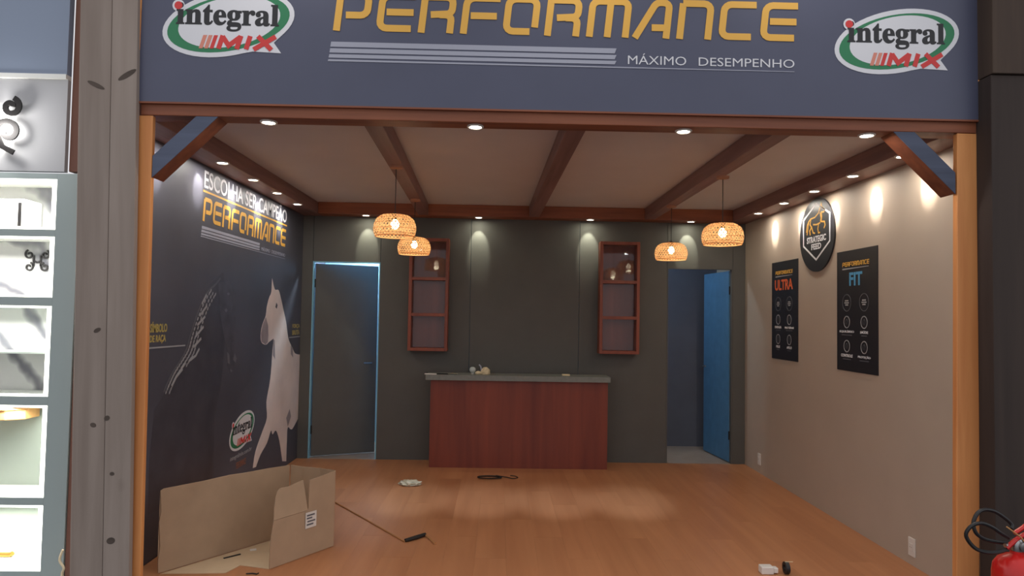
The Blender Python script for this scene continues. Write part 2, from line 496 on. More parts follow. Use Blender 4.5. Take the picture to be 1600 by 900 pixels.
door('door_1', D1, D1[0] + .017, 1, math.radians(24.5), 'backwall', 'blue', ('cyan', 'cyan', 'cyan'))
door('door_2', D2, D2[1] - .017, -1, math.radians(-84), 'blue', 'blue', ('backwall', 'backwall', 'backwall'))

# storage-room lamps behind the two doors
for x, y, pw_, lb in ((-1.75, .62, W_BACK, 'round storage room lamp hidden behind the ajar dark door'), (.9, .55, W_BACK * .22, 'round storage room lamp hidden beside the blue door')):
    t = thing('storage_lamp', lb, 'lamp', (x, y, HC))
    bm = bmesh.new(); lathe(bm, [(0, 0), (.09, 0), (.09, -.03), (.08, -.04)], 20); finish('lamp_base', bm, 'whiteplastic', t, smooth=True)
    bm = bmesh.new(); lathe(bm, [(.08, -.04), (.07, -.065), (0, -.08)], 20); finish('diffuser', bm, glow('storage_glow', (222, 240, 255), 5), t, smooth=True)
    lamp('storage_light', 'POINT', (0, 0, -.14), pw_, (.72, .88, 1.0), t, shadow_soft_size=.08)

# ------------------------------------------------------------------ timber frame
def beam(name, b, mat, label, ang=0.0):
    o = boxo(name, b, mat, bevel=.004); tag(o, label, 'beam')
    if ang: o.rotation_euler.z = ang
    return o
beam('ceiling_beam', (XL + .001, -2.19, YF + .005, -.001, HB, HC - .001), 'beam', 'brown perimeter beam with five spotlights above the horse mural')
beam('ceiling_beam', (2.19, XR - .001, YF + .005, -.001, HB, HC - .001), 'beam', 'brown perimeter beam with five spotlights above the beige wall')
beam('ceiling_beam', (-2.188, 2.188, -.20, -.001, HB, HC - .001), 'beamx', 'brown cross beam with four spotlights above the dark back wall')
beam('ceiling_beam', (-1.09, -.985, YF + .008, -.203, HB + .002, HC - .001), 'beam', 'brown ceiling beam carrying the two pendants nearer the mural', math.radians(1.6))
beam('ceiling_beam', (.055, .165, YF + .008, -.203, HB + .002, HC - .001), 'beam', 'brown ceiling beam in the middle, without any pendant', math.radians(1.0))
beam('ceiling_beam', (1.25, 1.355, YF + .008, -.203, HB + .002, HC - .001), 'beam', 'brown ceiling beam carrying the two pendants nearer the beige wall', 0)
beam('front_beam', (-2.20, 2.31, -3.80, YF, HB - .004, HC), 'beamx', 'long brown front beam under the navy sign with four spotlights')

# posts and knee braces
pr = tag(boxo('timber_post', (2.176, 2.300, -3.80, -3.762, -.06, HB - .006), 'post', bevel=.004), 'orange pine post at the edge of the beige wall', 'post')
pr.rotation_euler.y = .010
pl_ = tag(boxo('timber_post', (-2.225, -2.108, -3.80, -3.768, -.06, HB - .006), 'post', bevel=.004), 'orange pine post at the edge of the horse mural', 'post')
pl_.rotation_euler.y = -.010
def brace(x_post, sx, label):
    root = thing('knee_brace', label, 'brace', (x_post, -3.735, 2.25))
    P = [(-.338, .333), (-.222, .333), (-.0, .116), (-.0, 0)]
    P = [(sx * x, z) for x, z in P]
    for nm, y0, y1, mt_ in (('timber', -.060, .064, 'brace'), ('front_face', -.0645, -.0605, 'bluewood')):
        bm = bmesh.new()
        f = [bm.verts.new((x, y0, z)) for x, z in P]; g = [bm.verts.new((x, y1, z)) for x, z in P]
        bm.faces.new(f); bm.faces.new(g[::-1])
        for i in range(4): bm.faces.new((f[i], g[i], g[(i + 1) % 4], f[(i + 1) % 4]))
        finish(nm, bm, mt_, root)
brace(2.190, 1, 'diagonal knee brace with bluish face at the beige wall side')
brace(-2.128, -1, 'diagonal knee brace with greyish face at the mural side')

cl = thing('wood_column', 'broad weathered grey-brown wooden column beside the lit shelf niches', 'column', (-2.288, -3.81, -.06))
bm = bmesh.new(); box(bm, -.150, .0145, -.040, -.004, 0, 3.96); finish('front_board', bm, 'column', cl, bevel=.003)
bm = bmesh.new(); box(bm, .0165, .150, -.040, -.004, 0, 3.96); finish('front_board', bm, 'column', cl, bevel=.003)
bm = bmesh.new(); box(bm, -.145, .030, -.0035, .060, 0, 3.96); finish('core', bm, 'column', cl)
cl.rotation_euler.y = -.0226
for kx, kz, ka, kb, kr_ in ((-2.352, 1.438, .020, .011, .5), (-2.353, .950, .016, .012, -.3), (-2.284, .985, .015, .013, .6), (-2.247, .700, .012, .010, 0), (-2.240, .360, .022, .017, .2), (-2.41, 2.725, .050, .012, -.45), (-2.25, 2.780, .055, .014, .55)):
    bm = bmesh.new(); q_ = ellipse(0, 0, ka, kb, kr_, 14); prism(bm, q_, 0, .0008)
    bmesh.ops.rotate(bm, verts=bm.verts, cent=(0, 0, 0), matrix=Matrix.Rotation(PI / 2, 3, 'X'))
    o = finish('knot', bm, wood('knot_wood', (92, 80, 72), (70, 60, 54), 'X', rough=.8, fine=40), cl); o.location = (kx + 2.288 + .0226 * kz, -.0402, kz + .06)
t = thing('rope_end', 'short white rope end dangling at the foot of the weathered column', 'rope', (-2.47, -3.87, .10))
bm = bmesh.new(); tube(bm, smoothpath([(0, 0, .22), (-.012, -.004, .17), (.012, -.006, .13), (0, 0, .08), (.008, 0, -.15)]), .006, 6); finish('strand', bm, 'cream', t, smooth=True)
cr = thing('wood_column', 'broad dark brown wooden column behind the fire extinguisher', 'column', (2.45, -3.86, -.06))
bm = bmesh.new(); box(bm, -.145, .17, -.06, .06, 0, 2.925); finish('lower_board', bm, 'columndark', cr, bevel=.004)
bm = bmesh.new(); box(bm, -.145, .17, -.075, .06, 2.929, 3.96); finish('upper_board', bm, wood('upper_column', (86, 70, 56), (66, 52, 44), 'Z', rough=.75, fine=16), cr, bevel=.004)

# ------------------------------------------------------------------ letters of the PERFORMANCE wordmark (unit cell, height 1)
def arc(cx, cy, r, a0, a1, n=4):
    return [(cx + r * math.cos(math.radians(a0 + (a1 - a0) * i / n)), cy + r * math.sin(math.radians(a0 + (a1 - a0) * i / n))) for i in range(n + 1)]
SW = .185; h_ = SW / 2; T = 1 - h_; RR = .86 - h_
def L_P(): return [[(h_, 0), (h_, T - .0), (h_, T)] , [(h_, T)] + [(.3, T)] + arc(RR - .16, T - .16, .16, 90, 0) + arc(RR - .16, .56, .16, 0, -90) + [(.27, .40)]]
def L_E(): return [[(.86, T), (.30, T)] + arc(h_ + .17, T - .17, .17, 90, 180) + arc(h_ + .17, h_ + .17, .17, 180, 270) + [(.84, h_)], [(.22, .5), (.86, .5)]]
def L_R(): return [[(h_, 0), (h_, T)], [(h_, T), (.3, T)] + arc(RR - .16, T - .16, .16, 90, 0) + arc(RR - .14, .62, .14, 0, -70) + [(.27, .46)], [(.48, .46)] + arc(RR - .14, .32, .14, 90, 0) + [(RR, 0)]]
def L_F(): return [[(h_, 0), (h_, T - .2)] + arc(h_ + .18, T - .18, .18, 180, 90) + [(.88, T)], [(.22, .46), (.84, .46)]]
def L_O(): return [[(RR - .11, h_), (h_ + .17, h_)] + arc(h_ + .17, h_ + .17, .17, 270, 180) + arc(h_ + .17, T - .17, .17, 180, 90) + arc(RR - .17, T - .17, .17, 90, 0) + [(RR, .20)]]
def L_M(): return [[(h_, 0), (h_, T - .15)] + arc(h_ + .15, T - .15, .15, 180, 90) + arc(.95 - .15, T - .15, .15, 90, 0) + [(.95, 0)], [(.52, T), (.52, 0)]]
def L_A(): return [[(.02, 0), (.40, T - .1)] + arc(.55, T - .16, .16, 150, 90) + arc(RR - .14, T - .14, .14, 90, 0) + [(RR, 0)], [(.40, .27), (.72, .27)]]
def L_N(): return [[(h_, 0), (h_, T)], [(h_, T), (.4, T)] + arc(RR - .17, T - .17, .17, 90, 0) + [(RR, 0)]]
def L_C(): return [[(.86, T), (.30, T)] + arc(h_ + .17, T - .17, .17, 90, 180) + arc(h_ + .17, h_ + .17, .17, 180, 270) + [(.80, h_)]]
WORD = [(L_P, 1), (L_E, 1), (L_R, 1), (L_F, 1), (L_O, 1), (L_R, 1), (L_M, 1.16), (L_A, 1), (L_N, 1), (L_C, 1), (L_E, 1)]
def wordmark(name, x0, x1, y0, y1, z, parent, th=.0015, shear=.10, mat='gold'):
    """one mesh per letter, all parts of the sign"""
    tot = sum(w for _, w in WORD); hh = y1 - y0; unit = (x1 - x0 - shear * hh) / (tot - .10); x = x0
    for fn, w in WORD:
        bm = bmesh.new()
        for kk, path in enumerate(fn()):
            q = []
            for px, py in path:
                p = (x + px * unit + shear * py * hh, y0 + py * hh)
                if not q or (abs(p[0] - q[-1][0]) + abs(p[1] - q[-1][1])) > 1e-5: q.append(p)
            if len(q) > 1: ribbon(bm, q, SW * hh * .92, z, z + th + .0004 * kk)
        finish(name, bm, mat, parent)
        x += w * unit

def stripes(parent, x0, x1, x2, y_top, y_bot, z, th=.0015, mat='silver'):
    n = 4; H = y_top - y_bot
    ws = [.26, .22, .18, .10]; y = y_top
    for i in range(n):
        wd = ws[i] * H; sh = -.004 * i
        xe = x1 if i < 3 else x2
        bm = bmesh.new()
        if i < 3: prism(bm, [(x0 + sh, y), (x1, y), (x1 - .01, y - wd), (x0 + sh - .004, y - wd)], z, z + th)
        else: prism(bm, [(x0 + sh, y), (xe, y - .7 * wd), (xe, y - wd), (x0 + sh - .004, y - wd)], z, z + th)
        finish('stripe', bm, mat, parent)
        y -= wd + (H - sum(ws) * H) / 3

def badge(parent, cx, cy, s, z, tiltless=0.0, small=False):
    """oval speech-bubble badge: grey-white rim, green ring, white field, serif name and red slanted word"""
    root = bpy.data.objects.new('logo_badge', None); C.objects.link(root); root.parent = parent; root.location = (cx, cy, z); root.scale = (s, s, 1)
    A = math.radians(12)
    rim = ellipse(0, 0, .347, .172, A, 48)
    # insert the bubble's tail at the lower right
    rim = [p for p in rim if not (p[0] > .10 and p[1] < -.055 and p[0] < .30)]
    idx = min(range(len(rim)), key=lambda i: (rim[i][0] - .09) ** 2 + (rim[i][1] + .16) ** 2)
    rim = rim[:idx + 1] + [(.13, -.147), (.278, -.153), (.238, -.098)] + rim[idx + 1:]
    flat('rim', [rim], 0, .002, M['white'] if not small else M['white'], root)
    flat('green_ring', [ellipse(0, 0, .322, .146, A, 48)], .002, .0006, 'green', root)
    flat('field', [ellipse(.004, .006, .268, .130, A, 48)], .0026, .0006, 'white', root)
    text('name_lettering', '\U0001D422\U0001D427\U0001D42D\U0001D41E\U0001D420\U0001D42B\U0001D41A\U0001D425', -.272, .262, -.045, .105, .0034, 'blackprint', root, .0006, bold=.018)
    flat('red_dot', [ellipse(-.262, .088, .021, .021, 0, 16)], .0042, .0008, 'red', root)
    flat('dot_halo', [ellipse(-.262, .088, .032, .032, 0, 16)], .0028, .0006, 'white', root)
    for lx, lw, paths in ((-.058, .115, [[(.09, 0), (.09, 1)], [(.09, .93), (.5, .25), (.91, .93)], [(.91, 1), (.91, 0)]]), (.075, .04, [[(.5, 0), (.5, 1)]]), (.128, .105, [[(.06, 0), (.94, 1)], [(.94, 0), (.06, 1)]])):
        bm = bmesh.new()
        for kk, p in enumerate(paths): ribbon(bm, [(lx + px * lw + .29 * py * .071, -.137 + py * .071) for px, py in p], .025, .0036, .0042 + .0002 * kk)
        finish('red_letter', bm, 'red', root)
    for i, (x, mm) in enumerate(((-.150, 'redpale'), (-.122, 'redpale'), (-.094, 'red'))):
        flat('slash', [[(x, -.137), (x + .020, -.137), (x + .042, -.066), (x + .022, -.066)]], .0036, .0006, mm, root)
    return root

# ------------------------------------------------------------------ navy sign over the opening
sign = thing('fascia_sign', 'long navy sign with gold lettering over the opening', 'sign', mtx=frame_front(0, -3.82, 2.652))
bm = bmesh.new(); box(bm, -2.205, 2.305, 0, 1.60, -.04, 0); finish('panel', bm, 'navy', sign)
zo = 2.652
for x in (-2.217, 2.3055):
    bm = bmesh.new(); box(bm, x, x + .0115, -.004, 1.20, -.045, .004); finish('edge_trim', bm, 'post', sign)
bm = bmesh.new(); box(bm, -2.205, 2.305, -.010, -.0005, -.03, .003); finish('bottom_trim', bm, 'beamx', sign)
wordmark('gold_letter', -1.19, 1.33, 3.056 - zo, 3.272 - zo, .0005, sign, .003)
stripes(sign, -1.195, .335, 1.30, 2.996 - zo, 2.890 - zo, .0005, .002)
text('tagline_word', 'MÁXIMO', .397, .712, 2.912 - zo, 2.972 - zo, .0005, 'white', sign, .002, bold=-.004)
text('tagline_word', 'DESEMPENHO', .780, 1.30, 2.912 - zo, 2.958 - zo, .0005, 'white', sign, .002, bold=-.004)
badge(sign, -1.742, 3.082 - zo, 1.02, .0005)
badge(sign, 1.860, 3.072 - zo, 1.0, .0005)

# sign lamps on arms above the sign
for x, lb in ((-1.45, 'arm spotlight over the sign above the left badge'), (.12, 'arm spotlight over the middle of the sign'), (1.35, 'arm spotlight over the sign above the last gold letters')):
    t = thing('sign_lamp', lb, 'lamp', (x, -3.836, 3.86), 'arm lamps over the sign')
    bm = bmesh.new(); tube(bm, [(0, 0, 0), (0, -.18, .06), (0, -.36, .02)], .012, 8); finish('arm', bm, 'darkmetal', t, smooth=True)
    bm = bmesh.new(); lathe(bm, [(0, .06), (.05, .06), (.06, -.02), (.055, -.02)], 16); h = finish('lamp_head', bm, 'darkmetal', t, smooth=True); h.location = (0, -.36, -.02); h.rotation_euler = (math.radians(38), 0, 0)
    lamp('sign_light', 'SPOT', (0, -.34, -.06), W_SIGN, (1.0, .95, .9), t, (math.radians(40), 0, 0), spot_size=math.radians(120), spot_blend=1.0, shadow_soft_size=.04)

# ------------------------------------------------------------------ horse mural on the left wall
mur = thing('wall_mural', 'dark printed mural with two horses covering the left wall', 'mural', mtx=frame_left(XL, 0, 0))
bm = bmesh.new(); box(bm, -3.655, -.004, .006, HB - .002, .0005, .004); finish('mural_sheet', bm, 'mural', mur)
z = .0042
WH = [(-0.987, 1.86), (-0.9, 1.761), (-0.796, 1.76), (-0.737, 1.715), (-0.625, 1.581), (-0.516, 1.444), (-0.435, 1.293), (-0.344, 1.219), (-0.271, 1.175), (-0.178, 1.119), (-0.006, 1.097), (-0.006, 0.418), (-0.215, 0.338), (-0.359, 0.384), (-0.376, 0.25), (-0.378, 0.046), (-0.506, 0.073), (-0.62, 0.294), (-0.736, 0.412), (-0.834, 0.391), (-0.885, 0.436), (-0.991, 0.339), (-1.156, 0.267), (-1.265, 0.18), (-1.345, 0.187), (-1.289, 0.323), (-1.126, 0.465), (-1.012, 0.571), (-1.039, 0.72), (-0.976, 0.859), (-0.936, 0.981), (-0.91, 1.192), (-0.887, 1.298), (-1.015, 1.27), (-1.107, 1.247), (-1.225, 1.276), (-1.249, 1.35), (-1.215, 1.43), (-1.131, 1.512), (-1.108, 1.594), (-1.053, 1.679), (-0.994, 1.733)]
def round_outline(P, sharp, k=3):
    """closed outline, rounded between its sharp corners"""
    n = len(P); out = []
    for i in range(n):
        p0, p1, p2, p3 = (Vector(P[(i + d) % n]) for d in (-1, 0, 1, 2))
        if i in sharp: p0 = p1
        if (i + 1) % n in sharp: p3 = p2
        for q in range(k):
            t_ = q / k
            v = .5 * ((2 * p1) + (p2 - p0) * t_ + (2 * p0 - 5 * p1 + 4 * p2 - p3) * t_ * t_ + (3 * p1 - p0 - 3 * p2 + p3) * t_ ** 3)
            out.append((min(v.x, -.006), v.y))
    return [p for i, p in enumerate(out) if (Vector(p) - Vector(out[i - 1])).length > 1e-4]
wh = flat('white_horse', [round_outline(WH, {0, 10, 11, 15, 16, 23, 24, 32})], z, .001, 'horsewhite', mur)
flat('eye', [[(-0.844, 1.636), (-0.805, 1.613), (-0.823, 1.578), (-0.868, 1.593)]], z + .001, .0006, 'horsedark', wh)
flat('muzzle', [[(-1.131, 1.500), (-1.06, 1.42), (-1.045, 1.33), (-1.055, 1.27), (-1.107, 1.249), (-1.222, 1.278), (-1.246, 1.35), (-1.212, 1.43)]], z + .001, .0006, 'horseshade', wh)
for q_ in ([[(-0.315, 0.562), (-0.26, 0.48), (-0.359, 0.39), (-0.422, 0.485)], [(-.90, 1.29), (-.86, 1.28), (-.83, 1.10), (-.90, 1.14)], [(-.34, 1.21), (-.27, 1.17), (-.25, 1.08), (-.33, 1.12)]]): flat('shade_mark', [q_], z + .001, .0006, 'horseshade', wh)
BODY = [(-2.135, 1.846), (-2.342, 1.763), (-2.427, 1.703), (-2.634, 1.393), (-2.786, 1.226), (-2.963, 1.052), (-3.137, 0.932), (-3.177, 0.627), (-3.165, 0.30), (-2.215, 0.24), (-2.2, 0.759), (-2.099, 0.989), (-2.062, 1.281), (-2.066, 1.627)]
bh = flat('black_horse', [BODY], z, .0006, 'horsedark', mur)
FACE = [(-2.227, 1.759), (-2.016, 1.781), (-1.879, 1.699), (-1.846, 1.511), (-1.847, 1.323), (-1.8, 1.169), (-1.828, 1.108), (-1.906, 1.058), (-1.991, 1.12), (-2.017, 1.243), (-2.107, 1.391), (-2.181, 1.559)]
flat('face', [FACE], z + .0006, .0006, 'horseface', bh)
FH = [[(-2.024, 1.695), (-1.992, 1.683), (-2.022, 1.668), (-2.055, 1.681)], [(-2.061, 1.57), (-2.028, 1.554), (-2.058, 1.536), (-2.09, 1.554)], [(-2.016, 1.231), (-1.967, 1.21), (-1.944, 1.129), (-1.993, 1.144)], [(-1.853, 1.21), (-1.807, 1.17), (-1.83, 1.133), (-1.882, 1.162)], [(-1.931, 1.091), (-1.884, 1.075), (-1.906, 1.062), (-1.936, 1.073)]]
for q_ in FH: flat('face_highlight', [q_], z + .0012, .0005, 'horsegrey', bh)
MANE = [(-2.186, 1.796), (-2.283, 1.738), (-2.391, 1.694), (-2.504, 1.601), (-2.597, 1.49), (-2.674, 1.372), (-2.727, 1.278), (-2.814, 1.21), (-2.909, 1.145), (-2.969, 1.09), (-3.027, 1.026)]
bands('mane_edge', [[tuple(p)[:2] for p in smoothpath([(a, b, 0) for a, b in MANE])]], .014, z + .0006, .0005, 'dimprint', bh)
bm = bmesh.new()
mp = smoothpath([(a, b, 0) for a, b in MANE[2:]], 7)
for i, p in enumerate(mp):
    for j, off in enumerate((.035, .078, .118)):
        if (i + j) % 2 == 0 and not (j == 2 and i > 36):
            prism(bm, ellipse(p.x + off, p.y - .012 * j, .017, .008, math.radians(52), 8), z + .0011, z + .0016)
finish('braid_knots', bm, 'greyprint', bh)
STR = [[(-2.43, 1.664), (-2.504, 1.595)], [(-2.415, 1.585), (-2.536, 1.511)], [(-2.443, 1.506), (-2.569, 1.446)], [(-2.464, 1.433), (-2.588, 1.369)], [(-2.497, 1.35), (-2.619, 1.294)], [(-2.522, 1.279), (-2.577, 1.233), (-2.685, 1.201)], [(-2.732, 1.194), (-2.798, 1.157)], [(-2.775, 1.155), (-2.862, 1.11)], [(-2.852, 1.12), (-2.924, 1.055)]]
bands('braid_strands', STR, .018, z + .0017, .0004, 'greyprint', bh)
text('headline', 'ESCOLHA SER CAMPEÃO', -2.53, -.60, 2.425, 2.582, z, 'white', mur, .001, bold=.01)
flat('gold_rule', [[(-2.545, 2.394), (-.585, 2.394), (-.585, 2.408), (-2.545, 2.408)]], z, .001, 'gold', mur)
wordmark('gold_letter', -2.54, -.60, 2.186, 2.362, z, mur, .001)
stripes(mur, -2.545, -1.345, -.61, 2.150, 2.070, z, .001)
text('tagline_word', 'MÁXIMO', -1.30, -1.07, 2.090, 2.128, z, 'silver', mur, .001)
text('tagline_word', 'DESEMPENHO', -1.02, -.615, 2.090, 2.121, z, 'silver', mur, .001)
text('caption', 'SÍMBOLO', -3.228, -3.010, 1.408, 1.475, z, plain('dull_yellow_print', (186, 166, 92), .5), mur, .001, bold=.03)
text('caption', 'DE RAÇA', -3.228, -3.022, 1.338, 1.392, z, bpy.data.materials['dull_yellow_print'], mur, .001, bold=.03)
flat('caption_rule', [[(-3.235, 1.310), (-2.745, 1.306), (-2.745, 1.316), (-3.235, 1.320)]], z + .0007, .0006, 'greyprint', mur)
text('caption', 'FORÇA', -.300, -.040, 1.375, 1.425, z, bpy.data.materials['dull_yellow_print'], mur, .001, bold=.03)
text('caption', 'BRUTA', -.300, -.040, 1.312, 1.362, z, bpy.data.materials['dull_yellow_print'], mur, .001, bold=.03)
flat('caption_rule', [[(-.40, 1.286), (-.02, 1.286), (-.02, 1.296), (-.40, 1.296)]], z, .0008, 'greyprint', mur)
badge(mur, -1.625, .560, .82, z)
text('web_address', 'integralmix.com.br', -1.87, -1.39, .340, .385, z, 'greyprint', mur, .001)
text('small_caption', 'PERFORMANCE', -1.74, -1.52, .262, .315, z, plain('dull_orange_print', (150, 96, 70), .5), mur, .001)

# ------------------------------------------------------------------ posters and round emblem on the right wall
def poster(label, x0, x1, y0, y1, word, wmat, words, wx):
    t = thing('wall_poster', label, 'poster', mtx=frame_right(XR, 0, 0))
    bm = bmesh.new(); box(bm, x0, x1, y0, y1, .0005, .006); finish('sheet', bm, 'poster', t)
    z = .0062; w = x1 - x0; h = y1 - y0
    X = lambda u: x0 + u * w
    Y = lambda v: y0 + v * h
    wordmark('gold_letter', X(.15), X(.82), Y(.868), Y(.905), z, t, .001)
    flat('rule', [[(X(.15), Y(.842)), (X(.80), Y(.848)), (X(.80), Y(.852)), (X(.15), Y(.854))]], z, .001, 'greyprint', t)
    text('title', word, X(wx[0]), X(wx[1]), Y(.705), Y(.815), z, wmat, t, .001, bold=.03)
    cx = (.26, .69)
    for k, u in enumerate(cx):
        bands('ring', [ellipse(X(u), Y(.565), .064, .064, 0, 28)], .006, z, .001, 'dimprint', t, closed=True)
        for q in range(3):
            ww = (.026, .034, .022)[q]
            yy = Y(.565) + .016 - .016 * q
            flat('small_print', [[(X(u) - ww, yy - .005), (X(u) + ww, yy - .005), (X(u) + ww, yy + .005), (X(u) - ww, yy + .005)]], z, .001, 'greyprint', t)
    for r, v in enumerate((.405, .205)):
        for k, u in enumerate(cx):
            bands('ring', [ellipse(X(u), Y(v), .044, .044, 0, 24)], .007, z, .001, 'greyprint', t, closed=True)
            bands('symbol', [[(X(u) - .012, Y(v) - .018), (X(u) - .016, Y(v) + .01), (X(u) + .002, Y(v) + .022), (X(u) + .014, Y(v) + .004), (X(u) + .006, Y(v) - .02)]], .004, z, .001, 'dimprint', t)
            n = words[r * 2 + k]; hw = .011 * len(n)
            text('symbol_caption', n, X(u) - hw, X(u) + hw, Y(v) - .083, Y(v) - .060, z, 'white', t, .001, bold=.03)
            flat('small_print', [[(X(u) - hw * .7, Y(v) - .103), (X(u) + hw * .7, Y(v) - .103), (X(u) + hw * .7, Y(v) - .095), (X(u) - hw * .7, Y(v) - .095)]], z, .001, 'dimprint', t)
    return t
poster('black poster with orange title, nearer the back wall', .753, 1.343, 1.182, 2.105, 'ULTRA', 'orange', ['ENERGIA', 'PROTEÍNAS', 'PELE', 'APELO'], (.13, .82))
poster('black poster with light blue title, nearer the front post', 2.065, 2.655, 1.173, 2.090, 'FIT', 'lightblue', ['EQUILÍBRIO', 'SAÚDE', 'CONTROLE', 'PROTEÇÃO'], (.33, .65))

em = thing('round_emblem', 'round black emblem with golden horse outline on the beige wall', 'emblem', mtx=frame_right(XR, 0, 0))
ex, ey = 1.722, 2.272
bm = bmesh.new(); prism(bm, ellipse(ex, ey, .318, .310, 0, 56), .0005, .014); finish('disc', bm, 'poster', em)
hx = [(0, .262), (.242, .150), (.242, -.075), (0, -.21), (-.242, -.075), (-.242, .150)]
bands('hexagon_line', [[(ex + a, ey + b) for a, b in hx]], .016, .0142, .001, 'white', em, closed=True)
hp0 = [[(-.17, -.06), (-.15, .02), (-.14, .085), (-.105, .11), (-.03, .115), (.03, .15), (.055, .20), (.075, .245), (.09, .20), (.135, .165), (.12, .145), (.08, .15), (.085, .10), (.075, .05), (.13, .04), (.14, .0), (.12, -.03)],
      [(-.14, .085), (-.165, .05), (-.18, -.03)], [(-.10, .10), (-.115, .05), (-.085, .01), (-.06, -.05), (-.03, -.06)], [(-.06, .04), (.0, .03), (.06, .04)], [(.035, .035), (.02, -.02), (.03, -.065), (.055, -.065)], [(.065, .05), (.075, .09), (.06, .15)], [(-.08, .02), (-.12, -.02), (-.11, -.07)]]
hp = [[(a * 1.08 + .01, .008 + (b + .07) * .77) for a, b in p] for p in hp0]
bands('horse_outline', [[(ex + a, ey + b) for a, b in p] for p in hp], .013, .0142, .001, 'gold', em)
text('emblem_word', 'STRATEGIC', ex - .175, ex + .175, ey - .062, ey - .008, .0142, 'white', em, .001, bold=.03)
text('emblem_word', 'FEED', ex - .09, ex + .09, ey - .122, ey - .072, .0142, 'white', em, .001, bold=.03)

# ------------------------------------------------------------------ wall sockets
def socket(y, zc, label):
    t = thing('wall_socket', label, 'socket', mtx=frame_right(XR, y, zc))
    bm = bmesh.new(); box(bm, -.036, .036, -.058, .058, .0003, .009); finish('plate', bm, 'whiteplastic', t, bevel=.003)
    bm = bmesh.new(); box(bm, -.018, .018, -.024, .024, .0093, .013); finish('insert', bm, 'whiteplastic', t, bevel=.002)
    for dx in (-.008, .008):
        bm = bmesh.new(); prism(bm, ellipse(dx, 0, .0025, .0025, 0, 8), .0131, .0134); finish('pin_hole', bm, 'rubber', t)
socket(-.43, .141, 'white wall socket low on the beige wall near the back corner')
socket(-3.045, .117, 'white wall socket low on the beige wall near the front post')

# ------------------------------------------------------------------ counter
ct = thing('reception_counter', 'cherry wood reception counter with grey worktop', 'counter', (-.05, -.25, 0))
bm = bmesh.new(); box(bm, -.906, .905, -.108, -.088, .0, .884); finish('front_panel', bm, 'counter', ct)
for s in (-1, 1):
    bm = bmesh.new(); x = -.906 if s < 0 else .885; box(bm, x, x + .02, -.0875, .13, .0, .884); finish('side_panel', bm, 'counter', ct)
bm = bmesh.new(); box(bm, -.885, .884, -.0875, .125, .45, .47); finish('inner_shelf', bm, 'counterside', ct)
bm = bmesh.new(); box(bm, -.955, .925, -.16, .15, .885, .94); finish('worktop', bm, 'stone', ct, bevel=.003)

# ------------------------------------------------------------------ wall cabinets
def cabinet(x0, x1, label):
    t = thing('wall_cabinet', label, 'cabinet', ((x0 + x1) / 2, 0, 1.165))
    w = (x1 - x0) / 2; d = .15; H = 1.19; k = .032
    for s in (-1, 1):
        bm = bmesh.new(); xx = (-w, -w + k) if s < 0 else (w - k, w); box(bm, xx[0], xx[1], -d, -.002, 0, H); finish('side_panel', bm, 'counterside', t, bevel=.002)
    for nm, zz in (('bottom_panel', 0), ('shelf', .365), ('shelf', .745), ('top_panel', H - k)):
        bm = bmesh.new(); box(bm, -w + k + .0005, w - k - .0005, -d + .002, -.002, zz, zz + k); finish(nm, bm, 'counterside', t)
    bm = bmesh.new(); box(bm, -w + k + .0005, w - k - .0005, -.012, -.0025, k, H - k); finish('back_panel', bm, 'counter', t)
    for zz in ((k, .365), (.365 + k, .745), (.745 + k, H - k)):
        bm = bmesh.new(); box(bm, -w + k + .001, w - k - .001, -.060, -.056, zz[0] + .001, zz[1] - .001); finish('glass_pane', bm, 'glass', t)
cabinet(-1.228, -.812, 'cherry wall cabinet with three glazed niches behind the left pendants')
cabinet(.792, 1.216, 'cherry wall cabinet with three glazed niches beside the right doorway')

# ------------------------------------------------------------------ spotlights in the beams
ring_me = None; disc_me = None
def make_spot_meshes():
    global ring_me, disc_me
    bm = bmesh.new(); lathe(bm, [(.034, 0), (.046, 0), (.046, -.006), (.040, -.010), (.034, -.008), (.034, 0)], 20)
    bmesh.ops.recalc_face_normals(bm, faces=bm.faces); ring_me = bpy.data.meshes.new('ring'); bm.to_mesh(ring_me); bm.free(); ring_me.materials.append(M['ring'])
    bm = bmesh.new(); lathe(bm, [(0, -.005), (.034, -.005), (.034, -.002), (0, -.002)], 20)
    bmesh.ops.recalc_face_normals(bm, faces=bm.faces); disc_me = bpy.data.meshes.new('lit_disc'); bm.to_mesh(disc_me); bm.free(); disc_me.materials.append(M['spot'])
make_spot_meshes()
def spot(x, y, label, group, power, color, aim=None):
    t = thing('spotlight', label, 'spotlight', (x, y, HB - (.004 if y < -3.6 else 0)), group)
    for nm, me in (('ring', ring_me), ('lit_disc', disc_me)):
        o = bpy.data.objects.new(nm, me); C.objects.link(o); o.parent = t
    lamp('spot_light', 'AREA', (0, 0, -.012), power, color, t, shape='DISK', size=.066)
    if aim:
        q = Vector(aim).to_track_quat('-Z', 'Y').to_euler()
        lamp('spot_lens', 'SPOT', (0, 0, -.014), W_CORE * (1.0 if y < -.5 else .9), color, t, tuple(q), spot_size=math.radians(44), spot_blend=.45, shadow_soft_size=.010)
    return t
ordn = ['nearest the back corner', 'second from the back corner', 'third from the back corner', 'fourth from the back corner', 'nearest the front brace']
for i, y in enumerate((-.815, -1.43, -2.02, -2.63, -3.24)):
    spot(-2.225, y, 'recessed spotlight over the mural, ' + ordn[i], 'spotlights over the mural', W_DOWN, (1, .95, .9), (-.166, 0, -.155))
    spot(2.228, y, 'recessed spotlight over the beige wall, ' + ordn[i], 'spotlights over the beige wall', W_DOWN, (1, .92, .8), (.166, 0, -.155))
